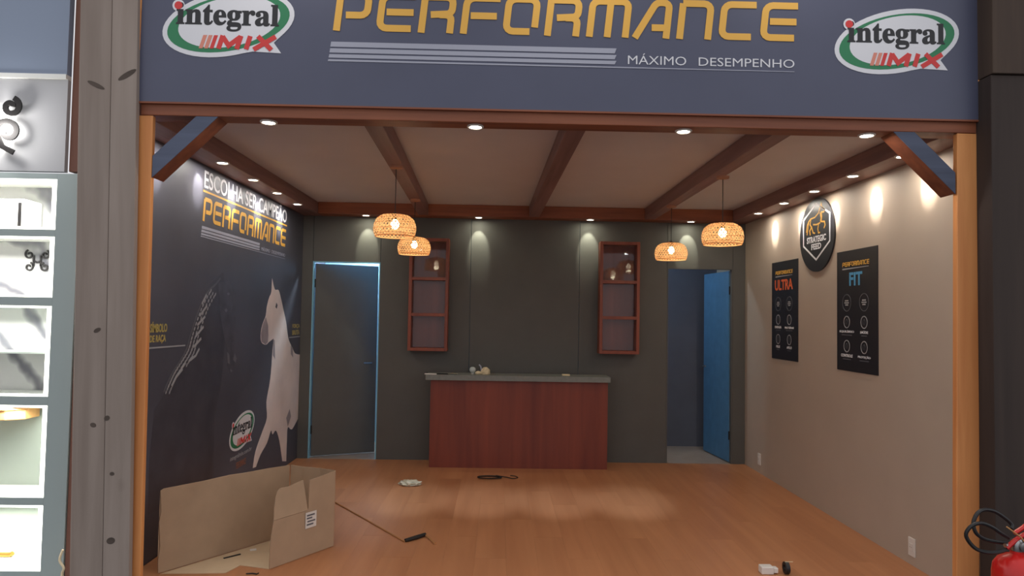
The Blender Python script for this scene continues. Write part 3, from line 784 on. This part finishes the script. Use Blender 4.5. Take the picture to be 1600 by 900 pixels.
for x, lb in ((-1.697, 'recessed spotlight in the back beam above the ajar dark door'), (-.505, 'recessed spotlight in the back beam right of the left cabinet'), (.68, 'recessed spotlight in the back beam left of the right cabinet'), (1.755, 'recessed spotlight in the back beam above the blue door')):
    spot(x, -.145, lb, 'spotlights over the back wall', W_DOWN * .4, (.98, 1, .78), (0, .145, -.24))
for x, lb in ((-1.547, 'recessed spotlight in the front beam under the left badge'), (-.42, 'recessed spotlight in the front beam, second from the mural'), (.726, 'recessed spotlight in the front beam, third from the mural'), (1.746, 'recessed spotlight in the front beam nearest the beige wall')):
    spot(x, -3.722, lb, 'spotlights in the front beam', W_DOWN, (1, .97, .95))

# ------------------------------------------------------------------ woven pendants
def shade_profile(t):
    """t 0 at the top opening, 1 at the bottom rim"""
    P = [(.045, .152), (.080, .150), (.112, .138), (.136, .112), (.148, .075), (.149, .040), (.142, .012), (.134, .0)]
    f = t * (len(P) - 1); i = min(int(f), len(P) - 2); f -= i
    return P[i][0] * (1 - f) + P[i + 1][0] * f, P[i][1] * (1 - f) + P[i + 1][1] * f
def make_pendant():
    t = thing('pendant_lamp', 'x', 'pendant lamp')
    bm = bmesh.new(); n = 34; st = 12
    for d in (-1, 1):
        for k in range(n):
            L = []; R = []
            for s in range(st + 1):
                tt = s / st; r, z = shade_profile(tt); r += .0022 * d * (1 if (k + s) % 2 else -1) * .5 + (.001 if d > 0 else -.001)
                a = 2 * PI * k / n + d * tt * 1.25
                hw = .0042 / max(r, .03)
                L.append(bm.verts.new((r * math.cos(a - hw), r * math.sin(a - hw), z))); R.append(bm.verts.new((r * math.cos(a + hw), r * math.sin(a + hw), z)))
            for s in range(st): bm.faces.new((L[s], L[s + 1], R[s + 1], R[s]))
    # horizontal hoops of the weave
    for tt in (.18, .36, .52, .68, .84):
        r, z = shade_profile(tt); tube(bm, [(r * math.cos(2 * PI * i / 36), r * math.sin(2 * PI * i / 36), z) for i in range(36)], .0022, 4, closed=True)
    o = finish('woven_shade', bm, 'weave', t, smooth=False); o['kind'] = 'stuff'
    for nm, tt, rr in (('bottom_rim', 1.0, .005), ('top_rim', 0, .004)):
        bm = bmesh.new(); r, z = shade_profile(tt); tube(bm, [(r * math.cos(2 * PI * i / 40), r * math.sin(2 * PI * i / 40), z) for i in range(40)], rr, 6, closed=True); finish(nm, bm, 'weave', t, smooth=True)
    bm = bmesh.new(); lathe(bm, [(0, .05), (.016, .054), (.028, .072), (.030, .088), (.020, .108), (.013, .118), (0, .118)], 16); finish('bulb', bm, 'bulb', t, smooth=True)
    bm = bmesh.new(); lathe(bm, [(0, .1185), (.018, .1185), (.018, .162), (.006, .17), (0, .17)], 14); finish('socket', bm, 'cord', t, smooth=True)
    bm = bmesh.new(); tube(bm, [(0, 0, .17), (0, 0, .478)], .003, 6); finish('cord', bm, 'cord', t)
    bm = bmesh.new(); lathe(bm, [(0, .497), (.045, .497), (.045, .482), (.012, .475), (0, .475)], 18); finish('canopy', bm, 'canopy', t, smooth=True)
    return t
def copy_thing(src):
    r = src.copy(); C.objects.link(r)
    for ch in src.children:
        c = ch.copy(); C.objects.link(c); c.parent = r
    return r
pend0 = make_pendant()
pz = HB + .002 - .497
for i, (x, y, lb) in enumerate(((-1.016, -2.61, 'larger-looking woven pendant hanging nearer the front on the mural side'), (-1.052, -1.19, 'woven pendant hanging in front of the left wall cabinet'), (1.342, -2.49, 'larger-looking woven pendant hanging nearer the front on the beige wall side'), (1.305, -1.12, 'woven pendant hanging in front of the right doorway'))):
    t = pend0 if i == 0 else copy_thing(pend0)
    t.location = (x, y, pz); t['label'] = lb; t['group'] = 'woven pendant lamps'
    if i == 0: pends = [t]
    else: pends.append(t)
for t in pends:
    lamp('pendant_light', 'POINT', (0, 0, .03), W_PEND, (1, .78, .52), t, shadow_soft_size=.03)

# ------------------------------------------------------------------ open cardboard box
bx = thing('cardboard_box', 'large torn-open cardboard box standing before the mural', 'box', (-1.78, -2.95, 0))
O = Vector((-1.78, -2.95, 0))
A_, B_, C_, D_ = Vector((-2.243, -3.32, 0)) - O, Vector((-1.708, -2.572, 0)) - O, Vector((-1.345, -2.790, 0)) - O, Vector((-1.628, -3.229, 0)) - O
def sheet(name, P, up, th, mat, parent, outline=None, bow=0.0, lean=0.0):
    """upright sheet from P[0] to P[1]; outline in (fraction along, height)"""
    a, b = P; d = (b - a); n = Vector((-d.y, d.x, 0)).normalized()
    outline = outline or [(0, 0), (1, 0), (1, up), (0, up)]
    bm = bmesh.new()
    def at(u, h, k): return a + d * u + n * (th * k + bow * math.sin(PI * max(0, min(1, u))) * (h / .5) + lean * max(0, h - .285)) + Vector((0, 0, h))
    f = [bm.verts.new(at(u, h, 0)) for u, h in outline]; g = [bm.verts.new(at(u, h, 1)) for u, h in outline]
    m = len(outline); f1 = bm.faces.new(f[::-1]); f2 = bm.faces.new(g)
    for i in range(m): bm.faces.new((f[i], f[(i + 1) % m], g[(i + 1) % m], g[i]))
    bmesh.ops.triangulate(bm, faces=[q for q in (f1, f2) if len(q.verts) > 4])
    return finish(name, bm, mat, parent)
sheet('back_panel', (A_, B_), .5, .006, 'card', bx, [(0, .004), (.99, .004), (.995, .482), (.82, .487), (.6, .489), (.5, .494), (.3, .489), (.02, .493), (-.004, .484), (.004, .36), (-.006, .30), (.006, .16), (-.004, .08)], bow=.012)
sheet('end_panel', (B_, C_), .5, .006, 'card', bx, [(.01, .004), (.99, .004), (.99, .497), (.6, .488), (.25, .480), (.01, .484)], bow=.025)
sheet('front_panel', (C_, D_), .5, .006, 'card', bx, [(.012, .004), (1.0, .004), (1.0, .12), (.985, .20), (.955, .285), (.44, .285), (.425, .300), (.418, .474), (.25, .482), (.012, .497)], bow=-.01)
sheet('bent_tab', (C_, D_), .5, .006, 'card', bx, [(.442, .287), (.954, .287), (.93, .35), (.89, .41), (.85, .445), (.80, .458), (.68, .455), (.52, .468), (.448, .472)], bow=-.01, lean=-.22)
bm = bmesh.new()
bp = [A_ + Vector((.012, -.002, 0)), Vector((-1.861, -3.300, 0)) - O, Vector((-1.821, -3.170, 0)) - O, D_ + Vector((-.004, .004, 0)), C_ + Vector((-.008, .004, 0)), B_ + Vector((.004, -.010, 0))]
bl = [bm.verts.new((p.x, p.y, .0005)) for p in bp]; bt = [bm.verts.new((p.x, p.y, .0036)) for p in bp]
f1 = bm.faces.new(bl[::-1]); f2 = bm.faces.new(bt)
for i in range(len(bp)): bm.faces.new((bl[i], bl[(i + 1) % 6], bt[(i + 1) % 6], bt[i]))
bmesh.ops.triangulate(bm, faces=[f1, f2]); finish('bottom_panel', bm, 'cardlight', bx)
# sticker on the front panel
d = (D_ - C_).normalized(); n = Vector((d.y, -d.x, 0))
n = Vector((-d.y, d.x, 0))
mt = Matrix(((-d.x, 0, n.x, 0), (-d.y, 0, n.y, 0), (0, 1, 0, 0), (0, 0, 0, 1)))
pos = C_.lerp(D_, .40) + n * -.0005 + Vector((0, 0, .225))
side = 1
if (Vector((-.27, -7.5, 1.5)) - (O + pos)).dot(n) > 0: pos = C_.lerp(D_, .40) + n * .0075 + Vector((0, 0, .225))
else:
    n = -n; mt = Matrix(((d.x, 0, n.x, 0), (d.y, 0, n.y, 0), (0, 1, 0, 0), (0, 0, 0, 1))); pos = C_.lerp(D_, .40) + n * .012 + Vector((0, 0, .225))
bm = bmesh.new(); box(bm, -.045, .045, -.05, .05, 0, .0008); stk = finish('sticker', bm, 'whiteplastic', bx); mt.translation = pos; stk.matrix_local = mt
bm = bmesh.new()
for q, (xa, xb, yy) in enumerate(((-.035, .03, .03), (-.035, .01, .012), (-.03, .035, -.008), (-.035, .02, -.028))): box(bm, xa, xb, yy - .005, yy + .005, .0009, .0012)
finish('sticker_print', bm, 'dimprint', stk)
# bits lying in the box
bm = bmesh.new(); box(bm, -.02, .02, -.012, .012, 0, .008); o = finish('paper_scrap', bm, 'whiteplastic', loc=(-1.835, -2.905, .0042), rot=(0, 0, .4), bevel=.003); tag(o, 'small white scrap lying inside the cardboard box', 'scrap')
bm = bmesh.new(); box(bm, -.055, .055, -.006, .006, 0, .006); o = finish('dark_strip', bm, 'rubber', loc=(-1.925, -3.025, .0042), rot=(0, 0, .80), bevel=.002); tag(o, 'thin dark strip lying inside the cardboard box', 'strip')
bm = bmesh.new(); tube(bm, [(-.035, 0, .004), (0, .004, .005), (.03, -.004, .004), (.034, .012, .004)], .0035, 6); o = finish('dark_clip', bm, 'rubber', loc=(-1.70, -3.31, .0003)); tag(o, 'tiny dark clip on the floor in front of the cardboard box', 'clip')

# ------------------------------------------------------------------ bits on the floor
t = thing('thin_lath', 'thin tan lath lying on the floor beside the cardboard box', 'lath', (-.885, -2.70, 0))
bm = bmesh.new(); tube(bm, [(-.693, .965, .006), (-.35, .49, .005), (.0, .0, .006)], .0055, 6); finish('rod', bm, 'tanwood', t)
t = thing('dropped_tool', 'black-handled tool with brown tip lying at the end of the lath', 'tool', (-.82, -2.64, 0))
bm = bmesh.new(); tube(bm, [(-.062, -.060, .013), (.0, .0, .014), (.060, .072, .014)], [.012, .015, .013], 8); finish('handle', bm, 'rubber', t, smooth=True)
bm = bmesh.new(); tube(bm, [(.060, .070, .012), (.10, .0, .007), (.145, -.10, .006)], [.006, .006, .009], 6); finish('tip', bm, 'tanwood', t, smooth=True)
bm = bmesh.new(); pts = []
for i in range(70):
    a = i / 70 * 2 * PI * 3.2; pts.append((.11 * math.cos(a) * (1 - .05 * math.sin(a * .4)), .055 * math.sin(a) + .012 * math.sin(a * .31), .005 + .004 * (i / 70) * 3))
pts += [(.16, .03, .006), (.22, -.02, .005), (.27, .02, .005), (.245, .08, .005), (.2, .10, .005)]
tube(bm, smoothpath(pts, 2), .0045, 6); o = finish('cable_coil', bm, 'cord', loc=(-.335, -.80, 0), smooth=True); tag(o, 'black cable coil lying on the floor before the counter', 'cable')
random.seed(3)
bm = bmesh.new(); bmesh.ops.create_icosphere(bm, subdivisions=3, radius=1)
for v in bm.verts:
    k = 1 + random.uniform(-.28, .28); v.co = Vector((v.co.x * .095 * k, v.co.y * .06 * k, max(0, (v.co.z * .5 + .35)) * .05 * k))
o = finish('plastic_film', bm, 'clearbag', loc=(-1.05, -1.11, .0005)); tag(o, 'crumpled pale plastic film on the floor left of the counter', 'plastic')
t = thing('plug_adapter', 'small white adapter with two faces at the bottom edge of the floor', 'adapter', (1.40, -3.20, 0))
bm = bmesh.new(); box(bm, -.045, .03, -.03, .03, 0, .045); finish('body', bm, 'whiteplastic', t, bevel=.005)
bm = bmesh.new(); box(bm, .0305, .06, -.022, .022, .006, .036); finish('cap', bm, 'whiteplastic', t, bevel=.004)
t = thing('tape_roll', 'black tape roll standing on the floor beside the white adapter', 'tape', (1.513, -3.21, 0))
bm = bmesh.new(); lathe(bm, [(.020, -.012), (.036, -.012), (.036, .012), (.020, .012), (.020, -.012)], 20)
bmesh.ops.rotate(bm, verts=bm.verts, cent=(0, 0, 0), matrix=Matrix.Rotation(PI / 2, 3, 'Y')); bmesh.ops.translate(bm, verts=bm.verts, vec=(0, 0, .0365)); finish('roll', bm, 'rubber', t, smooth=True)
bm = bmesh.new(); box(bm, -.008, .040, -.004, .0, .072, .075); finish('loose_end', bm, 'cream', t)

# ------------------------------------------------------------------ things on the counter
bm = bmesh.new(); lathe(bm, [(0, 0), (.016, 0), (.016, .012), (.030, .026), (.034, .042), (.028, .062), (.014, .072), (0, .074)], 18)
o = finish('light_bulb', bm, plain('frosted_bulb', (190, 196, 192), .3), loc=(-.535, -.25, .9405), smooth=True); tag(o, 'round frosted bulb standing on the counter', 'bulb')
t = thing('paper_bundle', 'crumpled cream paper bundle on the counter beside the bulb', 'paper', (-.43, -.25, .9405))
random.seed(5); bm = bmesh.new(); bmesh.ops.create_icosphere(bm, subdivisions=3, radius=1)
for v in bm.verts:
    k = 1 + random.uniform(-.10, .10); v.co = Vector((v.co.x * .046 * k + .03, v.co.y * .04 * k, max(0, v.co.z * .055 * k + .018)))
finish('crumpled_ball', bm, 'cream', t)
bm = bmesh.new(); bmesh.ops.create_icosphere(bm, subdivisions=2, radius=1)
for v in bm.verts: v.co = Vector((v.co.x * .035 - .045, v.co.y * .025, max(0, v.co.z * .022 + .010)))
finish('folded_end', bm, 'cream', t)
bm = bmesh.new(); ribbon(bm, [(-.018, .0), (-.014, .045), (-.022, .080), (-.040, .098)], .014, -.002, .002); bmesh.ops.rotate(bm, verts=bm.verts, cent=(0, 0, 0), matrix=Matrix.Rotation(PI / 2, 3, 'X')); finish('curled_strip', bm, 'silver', t)
bm = bmesh.new(); box(bm, -.04, .04, -.025, .025, 0, .014); o = finish('small_carton', bm, 'cream', loc=(.43, -.27, .9405), bevel=.002); tag(o, 'small cream carton lying on the right half of the counter', 'carton')
bm = bmesh.new(); box(bm, -.075, .075, -.04, .04, 0, .006); o = finish('flat_phone', bm, 'darkmetal', loc=(-.86, -.33, .9405), rot=(0, 0, .15), bevel=.002); tag(o, 'flat dark device lying at the left end of the counter', 'device')
bm = bmesh.new(); box(bm, -.06, .06, -.02, .02, 0, .010); o = finish('white_leaflet', bm, 'whiteplastic', loc=(-.955, -.385, .9405), rot=(0, 0, -.1), bevel=.002); tag(o, 'white leaflet at the left corner of the counter', 'leaflet')
bm = bmesh.new(); tube(bm, [(-.05, 0, .006), (0, .01, .010), (.05, 0, .006)], .005, 6); o = finish('metal_key', bm, 'metal', loc=(-.73, -.36, .9405), smooth=True); tag(o, 'small metal piece on the counter beside the flat device', 'metal piece')

# ------------------------------------------------------------------ fire extinguisher
fx = thing('fire_extinguisher', 'red fire extinguisher with looped black hose beside the dark column', 'extinguisher', (2.055, -4.4, -.06))
bm = bmesh.new(); lathe(bm, [(0, .02), (.07, .02), (.094, .03), (.097, .05), (.097, .50), (.092, .535), (.074, .562), (.045, .580), (.026, .588), (.026, .60), (0, .60)], 32); finish('cylinder', bm, 'extred', fx, smooth=True)
bm = bmesh.new(); lathe(bm, [(.078, 0), (.099, 0), (.099, .028), (.0975, .028), (.078, .006), (.078, 0)], 32); finish('foot_ring', bm, 'rubber', fx, smooth=True)
bm = bmesh.new(); lathe(bm, [(0, .6005), (.022, .6005), (.024, .640), (.018, .655), (0, .656)], 16); tube(bm, [(-.018, 0, .628), (-.06, -.01, .625)], .010, 10); finish('valve', bm, 'metal', fx, smooth=True)
bm = bmesh.new(); lathe(bm, [(0, -.012), (.020, -.012), (.022, 0), (0, .004)], 16); g = finish('gauge', bm, 'metal', fx, smooth=True); g.location = (.012, -.036, .625); g.rotation_euler = (PI / 2, 0, 0)
bm = bmesh.new(); tube(bm, smoothpath([(-.055, -.012, .615), (-.02, -.012, .645), (.02, -.012, .672), (.09, -.012, .70)]), [.010] * 13, 6); finish('carry_handle', bm, 'extred', fx, smooth=True)
bm = bmesh.new(); tube(bm, smoothpath([(-.02, -.012, .680), (.02, -.012, .706), (.06, -.012, .735), (.12, -.012, .75)]), [.009] * 13, 6); finish('squeeze_lever', bm, 'extred', fx, smooth=True)
bm = bmesh.new(); box(bm, .035, .060, -.034, -.030, .668, .700); finish('tag', bm, 'yellow', fx)
bm = bmesh.new(); tube(bm, [(-.07, -.034, .715), (-.01, -.036, .672), (.03, -.036, .625), (.065, -.036, .585)], .003, 6); finish('seal_wire', bm, 'boxwood', fx)
bm = bmesh.new()
seg = [(math.radians(a)) for a in range(-88, -10, 6)]
for i in range(len(seg) - 1):
    a, b = seg[i], seg[i + 1]; r = .0985
    bm.faces.new([bm.verts.new((r * math.cos(a), r * math.sin(a), .18)), bm.verts.new((r * math.cos(b), r * math.sin(b), .18)), bm.verts.new((r * math.cos(b), r * math.sin(b), .49)), bm.verts.new((r * math.cos(a), r * math.sin(a), .49))])
bmesh.ops.remove_doubles(bm, verts=bm.verts, dist=.0005); finish('label', bm, 'blackprint', fx, smooth=True)
F0 = Vector((2.055, -4.4, -.06))
H1 = [(2.06, -4.36, 0.625), (2.069, -4.35, 0.643), (2.032, -4.345, 0.676), (1.991, -4.345, 0.699), (1.947, -4.345, 0.704), (1.912, -4.35, 0.687), (1.891, -4.355, 0.646), (1.899, -4.36, 0.604), (1.937, -4.36, 0.578), (1.99, -4.37, 0.568), (2.036, -4.38, 0.566)]
H2 = [(2.01, -4.41, 0.600), (1.958, -4.43, 0.628), (1.918, -4.435, 0.653), (1.873, -4.435, 0.669), (1.829, -4.435, 0.658), (1.806, -4.43, 0.621), (1.82, -4.43, 0.585), (1.854, -4.43, 0.554), (1.903, -4.43, 0.541), (1.949, -4.425, 0.541), (2.00, -4.41, 0.547)]
bm = bmesh.new(); tube(bm, [p - F0 for p in smoothpath(H1, 4)], .0085, 8); tube(bm, [p - F0 for p in smoothpath(H2, 4)], .0085, 8); finish('hose', bm, 'rubber', fx, smooth=True)

# ------------------------------------------------------------------ neighbouring stand on the left: lit niche shelf and halo sign
ns = thing('display_shelf', 'grey display wall with five brightly lit niches at the left edge', 'display shelf', (-3.09, -3.75, -.06))
NX0, NX1 = -3.50 + 3.09, -2.655 + 3.09
rows = [(1.967, 2.239), (1.604, 1.929), (1.078, 1.559), (.548, 1.031), (.166, .508)]
dz = .06
bm = bmesh.new(); box(bm, NX1, NX1 + .118, 0, .27, 0, 2.33); finish('stile', bm, 'frame', ns)
bm = bmesh.new(); box(bm, NX0 - .1, NX0, 0, .27, 0, 2.33); finish('stile', bm, 'frame', ns)
rails = [(0, rows[4][0] + dz)] + [(rows[i + 1][1] + dz, rows[i][0] + dz) for i in (3, 2, 1, 0)] + [(rows[0][1] + dz, 2.33)]
for a, b in rails:
    bm = bmesh.new(); box(bm, NX0 + .0005, NX1 - .0005, 0, .27, a, b); finish('rail', bm, 'frame', ns)
backs = ['marble', 'marble', 'marble', 'greenglass', 'greenglass']
for (a, b), bk in zip(rows, backs):
    a += dz; b += dz
    bm = bmesh.new(); box(bm, NX0 + .001, NX1 - .001, .245, .268, a + .001, b - .001); finish('niche_back', bm, bk, ns)
    for nm, q in (('niche_floor', (NX0 + .001, NX1 - .001, .012, .2445, a + .0005, a + .006)), ('niche_top', (NX0 + .001, NX1 - .001, .012, .2445, b - .006, b - .0005))):
        bm = bmesh.new(); box(bm, *q); finish(nm, bm, 'niche', ns)
    bm = bmesh.new(); w = .024
    for q in ((NX0 + .001, NX0 + w, a + .001, b - .001), (NX1 - w, NX1 - .001, a + .001, b - .001), (NX0 + w, NX1 - w, a + .001, a + .012), (NX0 + w, NX1 - w, b - .012, b - .001)):
        box(bm, q[0], q[1], .0, .011, q[2], q[3])
    finish('led_strip', bm, 'led', ns)
    lamp('niche_light', 'AREA', ((NX0 + NX1) / 2, .05, b - .02), 15, (1, .98, .94), ns, (math.radians(-18), 0, 0), shape='RECTANGLE', size=.8, size_y=.03)
# upper panels of the neighbouring stand
up = thing('neighbour_sign', 'pale grey halo-lit sign panel above the lit niches', 'sign', mtx=frame_front(-3.09, -3.75, 2.28))
bm = bmesh.new(); box(bm, -.55, .47, 0, .50, -.03, 0); finish('lower_panel', bm, 'palegrey', up)
bm = bmesh.new(); box(bm, -.55, .47, .525, 1.5, -.03, .012); finish('upper_panel', bm, 'bluegrey', up)
bm = bmesh.new(); box(bm, -.55, .47, .5005, .5245, -.03, .02); finish('ledge', bm, 'niche', up)
def spiral(cx, cy, r0, r1, a0, turns, n=26):
    return [(cx + (r0 + (r1 - r0) * i / n) * math.cos(a0 + turns * 2 * PI * i / n), cy + (r0 + (r1 - r0) * i / n) * math.sin(a0 + turns * 2 * PI * i / n)) for i in range(n + 1)]
bm = bmesh.new()
for s in (-1, 1):
    for path in (spiral(.175, .335, .012, .05, 0, 1.2), spiral(.165, .20, .02, .075, PI, 1.1), [(.06, .36), (.10, .30), (.09, .22), (.14, .12), (.20, .09)], [(.02, .10), (.06, .22), (.03, .34)]):
        ribbon(bm, [(s * (x - .02) + .045, y) for x, y in path], .028, .035, .045)
o = finish('scroll_ornament', bm, 'darkmetal', up)
bm = bmesh.new(); prism(bm, ellipse(.045, .22, .165, .15, 0, 32), .004, .010); finish('halo_led', bm, 'halo', up)
lamp('halo_light', 'POINT', (.14, .22, .10), 5, (1, .98, .95), up, shadow_soft_size=.05)
t = thing('timber_post', 'narrow red-brown post between the lit niches and the weathered column', 'post', (-2.50, -3.72, -.06))
bm = bmesh.new(); box(bm, -.034, .028, -.022, .03, 0, 2.345); finish('lower_post', bm, 'redwood', t, bevel=.003)
bm = bmesh.new(); box(bm, -.112, .028, -.005, .05, 2.3455, 3.96); finish('upper_post', bm, 'redwood', t, bevel=.003)
# goods in the niches
def niche_obj(name, label, cat, loc): return thing(name, label, cat, loc)
t = niche_obj('storage_case', 'white case with a dark slot in the topmost lit niche', 'case', (-3.03, -3.60, 1.9735))
bm = bmesh.new(); box(bm, -.15, .15, -.06, .09, 0, .17); finish('case_body', bm, 'niche', t, bevel=.01)
bm = bmesh.new(); box(bm, .115, .132, -.063, -.0605, .02, .15); finish('slot', bm, 'darkmetal', t)
t = thing('scroll_emblem', 'dark scrollwork emblem on the marble of the second lit niche', 'emblem', mtx=frame_front(-2.90, -3.506, 1.815))
bm = bmesh.new()
for s in (-1, 1):
    for path in (spiral(.045, .035, .006, .026, 0, 1.2), spiral(.045, -.035, .006, .026, PI, -1.2), [(.0, -.01), (.02, .0), (.02, .03)], [(.02, 0), (.02, -.03)]):
        ribbon(bm, [(s * x, y) for x, y in path], .009, .0005, .006)
finish('scrolls', bm, 'darkmetal', t)
bm = bmesh.new(); box(bm, -.40, .40, -.09, .09, 0, .010); o = finish('glass_shelf', bm, 'shelfglass', loc=(-3.08, -3.60, 1.30)); tag(o, 'thin glass shelf across the marble third niche', 'glass shelf')
t = niche_obj('wooden_tray', 'honey-coloured wooden tray under the top of the fourth lit niche', 'tray', (-3.06, -3.60, .905))
bm = bmesh.new(); prism(bm, [(-.25, -.09), (.14, -.09), (.22, -.04), (.22, .08), (-.25, .08)], 0, .055); finish('tray_body', bm, 'boxwood', t, bevel=.004)
bm = bmesh.new(); prism(bm, [(-.26, -.10), (.15, -.10), (.235, -.045), (.235, .085), (-.26, .085)], .0555, .072); finish('tray_lid', bm, 'boxwood', t)
for o_ in (t,): o_.location.z = .94
bm = bmesh.new(); tube(bm, [(-.07, 0, .012), (.05, 0, .012), (.06, 0, .02)], .012, 8); o = finish('brass_handle', bm, 'brass', loc=(-2.99, -3.56, .174), smooth=True); tag(o, 'small brass handle lying in the lowest lit niche', 'handle')

# ------------------------------------------------------------------ four pin spots on a pipe over the aisle, shining under the sign on to the floor
pipe = thing('lighting_pipe', 'dark pipe over the aisle carrying four pin spotlights', 'pipe', (0, -5.0, 3.40))
bm = bmesh.new(); tube(bm, [(-1.6, 0, 0), (1.6, 0, 0)], .024, 12); finish('tube', bm, 'darkmetal', pipe, smooth=True)
for x in (-1.5, 1.5):
    bm = bmesh.new(); tube(bm, [(x, 0, .026), (x, 0, 1.2)], .006, 6); finish('hanger', bm, 'darkmetal', pipe)
for x, lb in ((-1.02, 'pin spotlight on the pipe nearest the mural side'), (-.40, 'second pin spotlight on the pipe from the mural side'), (.22, 'third pin spotlight on the pipe from the mural side'), (.84, 'pin spotlight on the pipe nearest the beige wall side')):
    t = thing('pin_spotlight', lb, 'spotlight', (x, -5.0, 3.20), 'pin spotlights over the aisle')
    aim = Vector((x, -1.60, 0)) - Vector((x, -5.0, 3.20))
    ro = tuple(aim.to_track_quat('-Z', 'Y').to_euler())
    bm = bmesh.new(); lathe(bm, [(0, .10), (.03, .10), (.045, .04), (.05, -.06), (.045, -.06)], 18); finish('lamp_hood', bm, 'darkmetal', t, smooth=True, rot=ro)
    bm = bmesh.new(); tube(bm, [(0, 0, .02), (0, 0, .172)], .01, 8); finish('clamp', bm, 'darkmetal', t)
    lamp('pin_light', 'SPOT', (0, 0, 0), W_HALL, (.55, .74, 1), t, ro, spot_size=math.radians(11.5), spot_blend=1.0, shadow_soft_size=.03)
